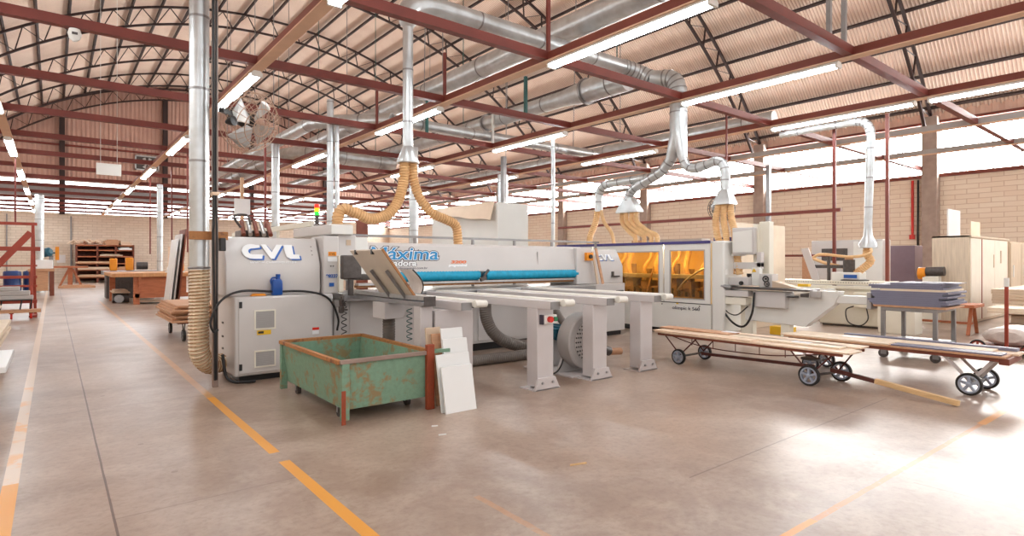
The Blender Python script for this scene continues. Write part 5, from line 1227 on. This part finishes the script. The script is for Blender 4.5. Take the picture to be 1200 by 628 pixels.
# ------------------------------------------------------------------ wardrobe and stacks at the right
t = thing('wardrobe', 'tall pale ash wardrobe carcass with white doors at the right wall', 'wardrobe', (16.8, 3.7, 0))
obj('side_panel', MB().box(15.2, 15.24, 3.44, 4.1, 0.0, 1.9), 'wardrobe', t, 0.003)
obj('carcass', MB().box(15.24, 18.5, 3.44, 4.1, 0.02, 1.86), 'wardrobe', t)
obj('top_board', MB().box(15.2, 18.54, 3.4, 4.1, 1.86, 1.9), 'wardrobe', t, 0.003)
for k, (a, b) in enumerate(((15.25, 16.05), (16.12, 17.2), (17.22, 18.45))):
    d = obj('door', MB().box(a, b, 3.415, 3.44, 0.08, 1.84), 'wardrobe_w', t, 0.003)
    if k == 1: obj('recess_handle', MB().box(b - 0.12, b - 0.07, 3.405, 3.415, 1.2, 1.5), 'beige_board', d)
    if k == 2: obj('recess_handle', MB().box(a + 0.5, a + 0.6, 3.405, 3.415, 1.3, 1.6), 'beige_board', d)
obj('dark_gap', MB().box(16.06, 16.11, 3.41, 3.44, 0.08, 1.84), 'rack_red', t)
t = thing('wardrobe', 'second ash wardrobe at the right edge of the picture', 'wardrobe', (19.6, 3.6, 0))
obj('carcass', MB().box(18.6, 21.0, 3.4, 4.0, 0.0, 1.84), 'wardrobe', t, 0.004)
for a, b in ((18.62, 19.75), (19.8, 20.95)):
    d = obj('door', MB().box(a, b, 3.38, 3.4, 0.06, 1.8), 'wardrobe', t, 0.003); obj('handle', MB().box(a + 0.2, a + 0.26, 3.36, 3.38, 0.95, 1.25), 'white_p', d)
o = obj('standing_panel', MB().box(15.6, 16.5, 3.9, 3.93, 1.902, 2.52), 'white', bev=0.004); tag(o, 'bright white panel standing on top of the wardrobe', 'panel', 'panels on top of the wardrobe')
o = obj('standing_panel', MB().box(17.4, 18.2, 3.9, 3.93, 1.902, 2.32), 'white_board', bev=0.004); tag(o, 'smaller cream panel standing on top of the wardrobe', 'panel', 'panels on top of the wardrobe')
t = thing('trestle_table', 'brown wooden trestle bench behind the steel table with the grey boards', 'table', (13.3, 3.3, 0))
obj('top', MB().box(12.9, 13.6, 2.85, 4.1, 0.5, 0.56), 'bench_wood', t, 0.005)
for y in (2.95, 3.95):
    for s in (-1, 1): obj('leg', MB().bar((13.25 + s * 0.3, y, 0.0), (13.25 + s * 0.08, y, 0.5), 0.05, 0.05), 'bench_wood', t)
obj('stretcher', MB().box(13.2, 13.3, 2.95, 3.95, 0.18, 0.22), 'bench_wood', t)
t = thing('small_pedestal', 'cream pedestal box with hanging flex behind the steel table', 'pedestal', (12.4, 3.95, 0))
obj('body', MB().box(12.2, 12.6, 3.55, 4.15, 0.0, 0.62), 'cream_m', t, 0.01); obj('flex', MB().tube(crv([(12.19, 4.0, 0.6), (12.18, 3.9, 0.45), (12.18, 3.75, 0.6)]), 0.01, 6), 'cable', t)
k = 0
for x0, x1, y0, y1, z0, n, m, dy in ((13.65, 16.2, 1.6, 2.5, 0.17, 5, 'beige_board', 'lower'), (13.3, 16.0, 1.65, 2.75, 0.43, 2, 'white_board', 'middle'), (14.6, 17.5, 2.0, 2.95, 0.52, 6, 'beige_board', 'upper')):
    for j in range(n):
        a = random.uniform(-0.08, 0.08); hh = 0.046
        if dy == 'lower': zz = z0 + j * 0.048
        elif dy == 'middle': zz = 0.412 + j * 0.048
        else: zz = 0.51 + j * 0.048
        o = obj('panel_board', MB().box(x0 + a, x1 + a, y0, y1 + a * 0.5, zz, zz + hh), m, bev=0.003)
        tag(o, '%s board in the %s pile at the right edge, %s from the bottom' % ('beige' if m == 'beige_board' else 'cream', dy, ORD[j]), 'board', 'board piles at the right edge')
t = thing('pile_cart', 'low cart with dark wheels under the board pile at the right edge', 'cart', (14.5, 2.0, 0))
obj('deck', MB().box(13.5, 16.3, 1.6, 2.5, 0.12, 0.168), 'cart_wood', t, 0.004)
for (x, y) in ((13.9, 1.75), (13.9, 2.35), (15.8, 1.75), (15.8, 2.35)): obj('wheel', MB().cyl((x - 0.02, y, 0.06), (x + 0.02, y, 0.06), 0.06), 'dark_steel', t)
t = thing('stake_post', 'orange brown upright stake with white tip by the film wrapped bundle', 'post', (10.2, 1.9, 0))
obj('stake', MB().box(10.19, 10.23, 1.88, 1.92, 0.0, 1.0), 'rack_red', t, 0.003); obj('tip', MB().box(10.185, 10.235, 1.875, 1.925, 1.0, 1.12), 'white_p', t)
t = thing('wrapped_bundle', 'white film wrapped bundle on a small cart by the orange stake', 'bundle', (11.4, 2.0, 0))
lp = []
for i in range(12):
    a = 2 * math.pi * i / 12; lp.append((math.cos(a), math.sin(a)))
obj('bundle', MB().loft([[(x, 2.0 + 0.3 * r * c, 0.25 + 0.13 * r * s) for c, s in lp] for x, r in ((10.75, .6), (10.82, 1), (10.95, .85), (11.1, 1.05), (11.3, .8), (11.5, 1), (11.7, .6))], True), 'plastic_film', t)
obj('deck', MB().box(10.5, 11.8, 1.7, 2.3, 0.09, 0.12), 'cart_wood', t)
for (x, y) in ((10.6, 1.72), (10.6, 2.3), (11.7, 1.72), (11.7, 2.3)): wheel(t, x, y, 0.10, hub='rack_red')

# ------------------------------------------------------------------ big booth and rails behind the saw
t = thing('spray_booth', 'large pale grey box cabin behind the panel saw', 'cabin', (8, 10.7, 0))
obj('body', MB().box(7.2, 8.0, 9.5, 12.1, 0.0, 2.56), 'white_m', t, 0.01)
obj('front_panel', MB().box(7.2, 8.02, 9.46, 9.5, 0.0, 2.57), 'white_m', t, 0.004)
sh = MB(); N_ = 16; lo = []
for i in range(N_ + 1):
    y = 9.55 + 2.3 * i / N_; z0 = 2.2 + 0.24 * (i / N_) + 0.015 * math.sin(i * 0.9); xo = 7.06 + 0.02 * math.sin(i * 0.5)
    lo.append([(xo - 0.0, y, z0), (xo + 0.02, y, z0), (7.185, y, 2.60), (7.165, y, 2.60)])
o = obj('cardboard_sheet', sh.loft(lo, False), 'cardboard'); tag(o, 'sagging cardboard sheet hanging over the top edge of the pale booth', 'sheet')
t = thing('guard_rail', 'grey tubular rail with posts running behind the saw beam', 'rail', (5, 7.95, 0))
obj('rail', MB().box(3.2, 8.6, 7.93, 7.97, 1.71, 1.745), 'galv_band', t)
for x in (3.3, 4.4, 5.5, 6.4, 7.3, 8.5): obj('post', MB().box(x, x + 0.035, 7.93, 7.97, 0.0, 1.71), 'galv_band', t)
t = thing('guard_rail', 'cream rail sloping away behind the left saw cabinet', 'rail', (3.08, 11, 0))
obj('rail', MB().box(3.05, 3.11, 8.7, 13.6, 1.88, 1.96), 'cream_m', t)
for y in (8.8, 10.4, 12.0, 13.4): obj('post', MB().box(3.06, 3.1, y, y + 0.04, 0.0, 1.88), 'cream_m', t)
t = thing('boring_machine', 'cluttered cream boring machine head behind the left saw cabinet', 'machine', (2.7, 10.5, 0))
obj('frame', MB().box(2.35, 2.95, 10.0, 11.0, 0.0, 1.7), 'cream_m', t, 0.02); obj('head', MB().box(2.4, 2.85, 10.1, 10.5, 1.7, 1.86), 'dark_steel', t, 0.02)
for k in range(5): obj('cylinder', MB().cyl((2.42 + 0.1 * k, 10.0 - 0.02 * k, 1.78), (2.46 + 0.1 * k, 10.3, 2.02), 0.035, n=10), 'alu' if k % 2 else 'cart_wood', t)
obj('tube', MB().tube(crv([(2.4, 10.1, 1.9), (2.3, 10.1, 2.08), (2.5, 10.1, 2.1), (2.55, 10.1, 1.95)]), 0.02, 8), 'dark_steel', t)
for k, (x, m) in enumerate(((4.6, 'cart_wood'), (5.0, 'brown_wood'), (5.5, 'plywood'), (5.9, 'cart_wood'))):
    o = obj('standing_panel', MB().box(x, x + 0.32, 13.0 + 0.2 * k, 13.06 + 0.2 * k, 0.0, 2.2 + 0.05 * k), m, bev=0.004); tag(o, 'brown panel standing behind the saw beam between the tan hoses, %s from the left' % ORD[k], 'panel', 'panels standing behind the saw beam')

# ------------------------------------------------------------------ back left: benches, rack, shelves
t = thing('workbench', 'big wooden workbench with red brown front panel in the left aisle', 'bench', (2.9, 22.3, 0))
obj('bench_top', MB().box(1.4, 4.4, 21.1, 24.6, 0.86, 0.98), 'bench_top', t, 0.01)
obj('front_panel', MB().box(1.98, 3.4, 21.25, 21.33, 0.22, 0.86), 'bench_wood', t, 0.006)
obj('front_rail', MB().box(1.98, 3.9, 21.2, 21.25, 0.2, 0.34), 'bench_wood', t, 0.006)
for x, y in ((1.95, 21.2), (1.5, 23.7), (4.1, 21.3), (4.1, 24.3)): obj('leg', MB().box(x, x + 0.16, y, y + 0.14, 0.0, 0.86), 'bench_wood', t, 0.006)
obj('brace', MB().box(2.08, 2.14, 21.12, 21.2, 0.55, 0.86), 'bench_wood', t); obj('brace', MB().box(3.2, 3.26, 21.12, 21.2, 0.55, 0.86), 'bench_wood', t)
obj('lower_board', MB().box(2.1, 3.4, 21.4, 22.2, 0.05, 0.1), 'beige_board', t)
o = obj('timber_pile', MB().box(1.5, 1.95, 22.2, 23.6, 0.32, 0.36).box(1.55, 1.9, 22.3, 23.5, 0.36, 0.41), 'beige_board', bev=0.004); tag(o, 'pale boards stored under the workbench at its left end', 'boards')
t = thing('under_bench_motor', 'dark motor assembly on the floor under the left end of the workbench', 'motor', (1.75, 22.8, 0))
obj('motor', MB().cyl((1.5, 22.6, 0.16), (1.95, 22.6, 0.16), 0.16), 'dark_steel', t); obj('pulley', MB().cyl((1.66, 22.25, 0.14), (1.66, 22.3, 0.14), 0.13).cyl((1.66, 22.2, 0.14), (1.66, 22.25, 0.14), 0.06), 'steel', t)
t = thing('bench_saw', 'orange guarded bench saw with a dark motor behind the workbench', 'saw', (2.2, 25.6, 0))
obj('stand', MB().box(1.5, 3.0, 25.3, 26.2, 0.0, 0.86), 'dark_steel', t, 0.01); obj('table', MB().box(1.4, 3.2, 25.2, 26.3, 0.86, 1.0), 'steel', t, 0.01)
obj('orange_guard', MB().box(2.1, 2.35, 25.5, 25.7, 1.0, 1.48), 'orange_pl', t, 0.03); obj('orange_guard', MB().box(1.62, 1.85, 25.5, 25.7, 1.0, 1.45), 'orange_pl', t, 0.03)
obj('motor', MB().cyl((2.45, 25.6, 1.18), (2.8, 25.6, 1.18), 0.14), 'dark_steel', t)
t = thing('timber_rack', 'wide brown timber rack with five shelves against the far block wall', 'rack', (2.6, YB - 0.8, 0))
for z in (0.3, 0.75, 1.15, 1.6, 2.0): obj('shelf', MB().box(1.15, 4.1, YB - 1.5, YB - 0.3, z, z + 0.07), 'bench_wood', t)
for x in (1.1, 2.15, 3.1, 4.05): obj('upright', MB().box(x, x + 0.09, YB - 1.5, YB - 0.3, 0.0, 2.35 if x < 4 else 2.4), 'cart_wood', t)
obj('back_panel', MB().box(1.15, 4.1, YB - 0.3, YB - 0.26, 0.1, 2.3), 'cart_wood', t)
obj('top_shelf', MB().box(1.1, 4.14, YB - 1.5, YB - 0.3, 2.3, 2.38), 'bench_wood', t)
random.seed(5)
for k, (x, z, l, hh, m) in enumerate(((1.2, 0.37, 1.8, .1, 'plywood_y'), (1.2, .82, 1.7, .12, 'beige_board'), (3.2, .82, .8, .14, 'brown_wood'), (1.1, 1.22, 1.9, .08, 'plywood_y'), (2.3, 1.67, 1.2, .09, 'beige_board'), (3.3, 2.07, .7, .12, 'white'), (2.6, 2.38, .8, .3, 'brown_wood'), (3.3, 2.38, .7, .16, 'plywood'))):
    o = obj('timber_offcuts', MB().box(x, x + l, YB - 1.6, YB - 0.7, z + 0.002, z + hh).box(x + 0.1, x + l - 0.15, YB - 1.62, YB - 0.8, z + hh, z + hh + 0.04), m)
    tag(o, 'timber offcuts on the far rack, %s of eight loads counted from its bottom shelf' % ORD[k], 'timber', 'timber on the far rack')
m = MB()
pts = [(0.7, 2.4), (1.0, 2.62), (1.2, 2.45), (1.5, 2.7), (1.8, 2.5), (2.1, 2.68), (2.4, 2.45)]
for k in range(5): m.tube(crv([(x + 0.1 * k, YB - 1.4 + 0.15 * k, z + 0.03 * math.sin(k * 2 + i)) for i, (x, z) in enumerate(pts)], 3), 0.05, 6)
o = obj('bark_slabs', m, 'cardboard'); tag(o, 'crumpled pale strips heaped on top left of the far timber rack', 'strips'); o['kind'] = 'stuff'
o = obj('wall_conduit', MB().box(0.86, 0.94, YB - 0.08, YB - 0.02, 0.0, 4.2), 'galv_band'); tag(o, 'grey conduit on the far wall left of the timber rack', 'conduit')
o = obj('wall_conduit', MB().box(-2.2, -2.14, YB - 0.08, YB - 0.02, 0.0, 4.2), 'galv_band'); tag(o, 'thin conduit on the far wall behind the red rack', 'conduit')
t = thing('side_bench', 'brown workbench with pale clutter beyond the red rack', 'bench', (-0.3, 29.2, 0))
obj('bench_top', MB().box(-0.75, 0.05, 28.6, 31.0, 0.95, 1.05), 'brown_wood', t, 0.01)
for x, y in ((-0.1, 28.65), (-0.1, 30.8), (-0.72, 28.65)): obj('leg', MB().box(x, x + 0.14, y, y + 0.14, 0, 0.95), 'cart_wood', t)
obj('side_panel', MB().box(-0.6, -0.14, 28.66, 28.7, 0.2, 0.95), 'brown_wood', t)
o = obj('paper_stack', MB().box(-0.62, 0.0, 28.8, 29.8, 1.052, 1.4), 'paper', bev=0.02); tag(o, 'white bundle lying on the brown bench beyond the red rack', 'bundle')
t = thing('bench_drill', 'small blue and yellow bench machine in front of the far wall', 'machine', (-0.2, 33, 1.0))
obj('stand', MB().box(-0.14, 0.02, 33.0, 33.2, 0, 1.6), 'galv_band', t, 0.02)
obj('head', MB().lathe((-0.2, 33.0, 1.75), (0.8, -0.6, 0.2), [(-0.2, 0.1), (-0.15, 0.2), (0.1, 0.2), (0.18, 0.12)], 12), 'teal', t); obj('column', MB().box(0.08, 0.22, 33.0, 33.2, 1.4, 2.0), 'orange_pl', t)
obj('head_link', MB().box(-0.2, 0.1, 33.05, 33.12, 1.68, 1.76), 'teal', t)
t = thing('sawhorse', 'red brown sawhorse trestle at the far wall left of the timber rack', 'trestle', (1.0, 37.5, 0))
obj('top', MB().box(0.0, 1.45, 37.4, 38.4, 1.0, 1.1), 'bench_wood', t)
obj('leg', MB().box(0.6, 0.8, 37.6, 37.8, 0.0, 1.0), 'bench_wood', t); obj('leg', MB().bar((0.25, 37.7, 0.0), (0.65, 37.7, 0.95), 0.1, 0.1), 'bench_wood', t); obj('leg', MB().bar((1.2, 37.7, 0.0), (0.8, 37.7, 0.95), 0.1, 0.1), 'bench_wood', t)
o = obj('floor_boards', MB().box(0.2, 1.7, 36.2, 37.2, 0.0, 0.1).box(0.4, 1.5, 36.3, 37.1, 0.1, 0.14), 'brown_wood'); tag(o, 'brown boards lying flat on the floor by the sawhorse', 'boards')
for k, (x, y) in enumerate(((-1.36, 32.5), (-0.72, 32.7))):
    t = thing('plastic_drum', ('blue plastic drum behind the red rack, left one', 'blue plastic drum behind the red rack, right one')[k], 'drum', (x, y, 0), 'drums behind the red rack')
    obj('body', MB().lathe((x, y, 0), (0, 0, 1), [(0, .27), (.03, .3), (.3, .31), (.33, .295), (.6, .295), (.63, .31), (.88, .3), (.92, .27)], 20), 'barrel_blue', t); obj('lid', MB().lathe((x, y, .92), (0, 0, 1), [(0, .2), (.02, .2)], 16), 'barrel_blue', t)
o = obj('plastic_drum', MB().lathe((-2.05, 32.2, 0), (0, 0, 1), [(0, .27), (.03, .3), (.3, .31), (.33, .295), (.6, .295), (.63, .31), (.88, .3), (.92, .27)], 20), 'redp'); tag(o, 'red drum behind the red rack at the left edge', 'drum', 'drums behind the red rack')
# red cantilever rack
t = thing('a_frame_rack', 'orange red steel A-frame lumber rack standing at the left edge', 'rack', (-1.2, 18.3, 0))
for z, h_ in ((2.22, 0.07), (1.60, 0.1), (1.22, 0.04), (0.93, 0.07), (0.72, 0.05), (0.33, 0.08)):
    obj('cross_bar', MB().box(-2.6, (-0.24 if z > 1.5 and z < 2 else -0.3), 18.2, 18.26, z, z + h_), 'rack_red', t, 0.004)
for x, y in ((-0.42, 18.16), (-0.34, 18.5)): obj('upright', MB().bar((x, y, 0.0), (-0.38, 18.3, 2.22), 0.06, 0.06), 'rack_red', t, 0.004)
obj('diagonal', MB().bar((-0.42, 18.22, 2.05), (-1.7, 18.22, 0.35), 0.14, 0.05, (0, 1, 0)), 'rack_red', t, 0.004)
obj('foot', MB().box(-0.45, -0.3, 17.9, 18.8, 0.0, 0.05), 'rack_red', t)
t = thing('dolly', 'low timber dolly with red casters at the foot of the red rack', 'dolly', (-0.7, 17.6, 0))
obj('deck', MB().box(-2.4, -0.22, 17.5, 17.84, 0.15, 0.22), 'brown_wood', t, 0.004)
for x in (-0.4, -0.75): 
    c = obj('caster', MB().cyl((x - 0.02, 17.6, 0.065), (x + 0.02, 17.6, 0.065), 0.065), 'redp', t); obj('fork', MB().box(x - 0.04, x + 0.04, 17.56, 17.68, 0.125, 0.15), 'rack_red', c)
c = obj('caster', MB().cyl((-2.1, 17.6, 0.065), (-2.06, 17.6, 0.065), 0.065), 'redp', t)
o = obj('load_bundle', MB().box(-1.3, -0.36, 17.55, 17.8, 0.45, 0.55).box(-1.1, -0.42, 17.55, 17.8, 0.55, 0.66).box(-0.95, -0.6, 17.55, 17.8, 0.66, 0.76), 'machine_d', bev=0.02); tag(o, 'grey wrapped parts piled on the wire stand at the red rack', 'parts')
t = thing('wire_stand', 'small black wire stand carrying grey parts on the dolly', 'stand', (-0.7, 17.6, 0.22))
obj('top', MB().box(-1.25, -0.38, 17.54, 17.82, 0.43, 0.447), 'black', t)
for x in (-1.2, -0.95, -0.6, -0.42): obj('leg', MB().cyl((x, 17.66, 0.222), (x + 0.03, 17.66, 0.43), 0.014, n=6), 'black', t)
for (x0, x1, y0, y1, z0, m, nm, cat) in ((-2.6, -0.86, 15.2, 16.6, 0.36, 'white_board', 'cream sheet on top of the timber stack at the left edge', 'sheet'),):
    o = obj('sheet', MB().box(x0, x1, y0, y1, z0, z0 + 0.03), m); tag(o, nm, cat)
t = thing('timber_stack', 'layered timber stack at the left edge in front of the red rack', 'timber', (-1.7, 16, 0))
for k in range(4): obj('layer', MB().box(-2.6 , -0.92 + 0.03 * (k % 2), 15.2 + 0.04 * k, 16.6, 0.08 + 0.07 * k, 0.08 + 0.07 * k + 0.065), ('brown_wood', 'plywood_y', 'brown_wood', 'plywood')[k], t, 0.004)
obj('bearer', MB().box(-2.5, -1.0, 15.3, 15.4, 0.0, 0.08).box(-2.5, -1.0, 16.3, 16.4, 0, 0.08), 'cart_wood', t)
t = thing('white_board_stack', 'stack of white boards on bearers cut by the left edge', 'boards', (-1.2, 9.5, 0))
for k in range(4): obj('board', MB().box(-1.6, -0.50 + 0.02 * (k % 2), 8.9, 11.2, 0.3 + 0.05 * k, 0.3 + 0.05 * k + 0.045), 'white_board', t, 0.004)
for y in (9.1, 10.8): obj('bearer', MB().box(-1.6, -0.62, y, y + 0.1, 0.0, 0.3), 'cart_wood', t)
t = thing('low_trestle', 'low trestle with white sheets poking in at the left edge, nearest to the camera', 'trestle', (-0.9, 7.2, 0))
obj('sheet_pair', MB().box(-1.5, -0.31, 6.5, 7.75, 0.40, 0.45), 'white', t, 0.004)
for x in (-1.3, -0.6): obj('leg', MB().box(x, x + 0.08, 6.7, 7.5, 0.0, 0.4), 'cart_wood', t)
# brown board cart behind the clear hose
t = thing('board_cart', 'wheeled cart stacked with brown boards behind the clear hose', 'cart', (1.9, 11.6, 0))
obj('deck', MB().box(1.62, 2.3, 10.9, 12.6, 0.30, 0.33), 'cart_wood', t, 0.003)
for x, y in ((1.72, 11.0), (2.2, 11.0), (1.72, 12.4), (2.2, 12.4)): wheel(t, x, y, 0.1, hub='galv_band')
for x, y in ((1.72, 11.0), (2.2, 11.0), (1.72, 12.4), (2.2, 12.4)):
    for s in (-1, 1): obj('strut', MB().cyl((x, y, 0.1), (x, y + s * 0.12, 0.3), 0.01, n=6), 'dark_steel', t)
for k in range(8):
    o = obj('kraft_board', MB().box(1.52 + 0.03 * ((k * 5) % 4), 2.35, 10.8 + 0.05 * ((k * 3) % 5), 12.7 + 0.02 * (k % 2), 0.332 + 0.035 * k, 0.332 + 0.035 * k + 0.033), 'brown_wood', bev=0.003)
    tag(o, 'brown board stacked on the cart behind the clear hose, %s from the bottom' % ORD[k], 'board', 'brown boards on the cart')
# leaning white panels and cabinet beyond
for k, (x, z1) in enumerate(((2.62, 2.0), (2.72, 2.15), (2.84, 2.3))):
    o = obj('tall_board', MB().prism([(x, 19.2, 0.0), (x, 20.3, 0.0), (x + 0.22, 20.3, z1), (x + 0.22, 19.2, z1)], (0.04, 0, 0)), ('white', 'machine', 'cart_wood')[k], bev=0.004)
    tag(o, ('white panel leaning left of the big duct, front one', 'grey panel leaning left of the big duct, middle one', 'dark brown panel leaning left of the big duct, rear one')[k], 'panel', 'panels leaning left of the big duct')
o = obj('storage_cabinet', MB().box(3.1, 3.9, 18.6, 19.1, 0.0, 1.75), 'beige_board', bev=0.01); tag(o, 'beige cabinet directly behind the tall left duct', 'cabinet')
o = obj('rack_trestle', MB().bar((3.42, 25.0, 0.0), (3.42, 25.0, 1.9), 0.1, 0.06), 'plywood'); tag(o, 'thin raw timber strip standing behind the workbench', 'strip')
t = thing('bench_vise', 'white framed vise with orange part on the right end of the workbench', 'vise', (2.9, 21.5, 0.98))
obj('jaw', MB().ring((2.95, 21.3, 1.1), (0, 1, 0), 0.08, 0.02), 'white_p', t); obj('base', MB().box(2.85, 3.35, 21.2, 21.6, 0.982, 1.03), 'white_p', t); obj('orange_part', MB().box(3.2, 3.36, 21.4, 21.5, 1.03, 1.3), 'orange_pl', t, 0.02)
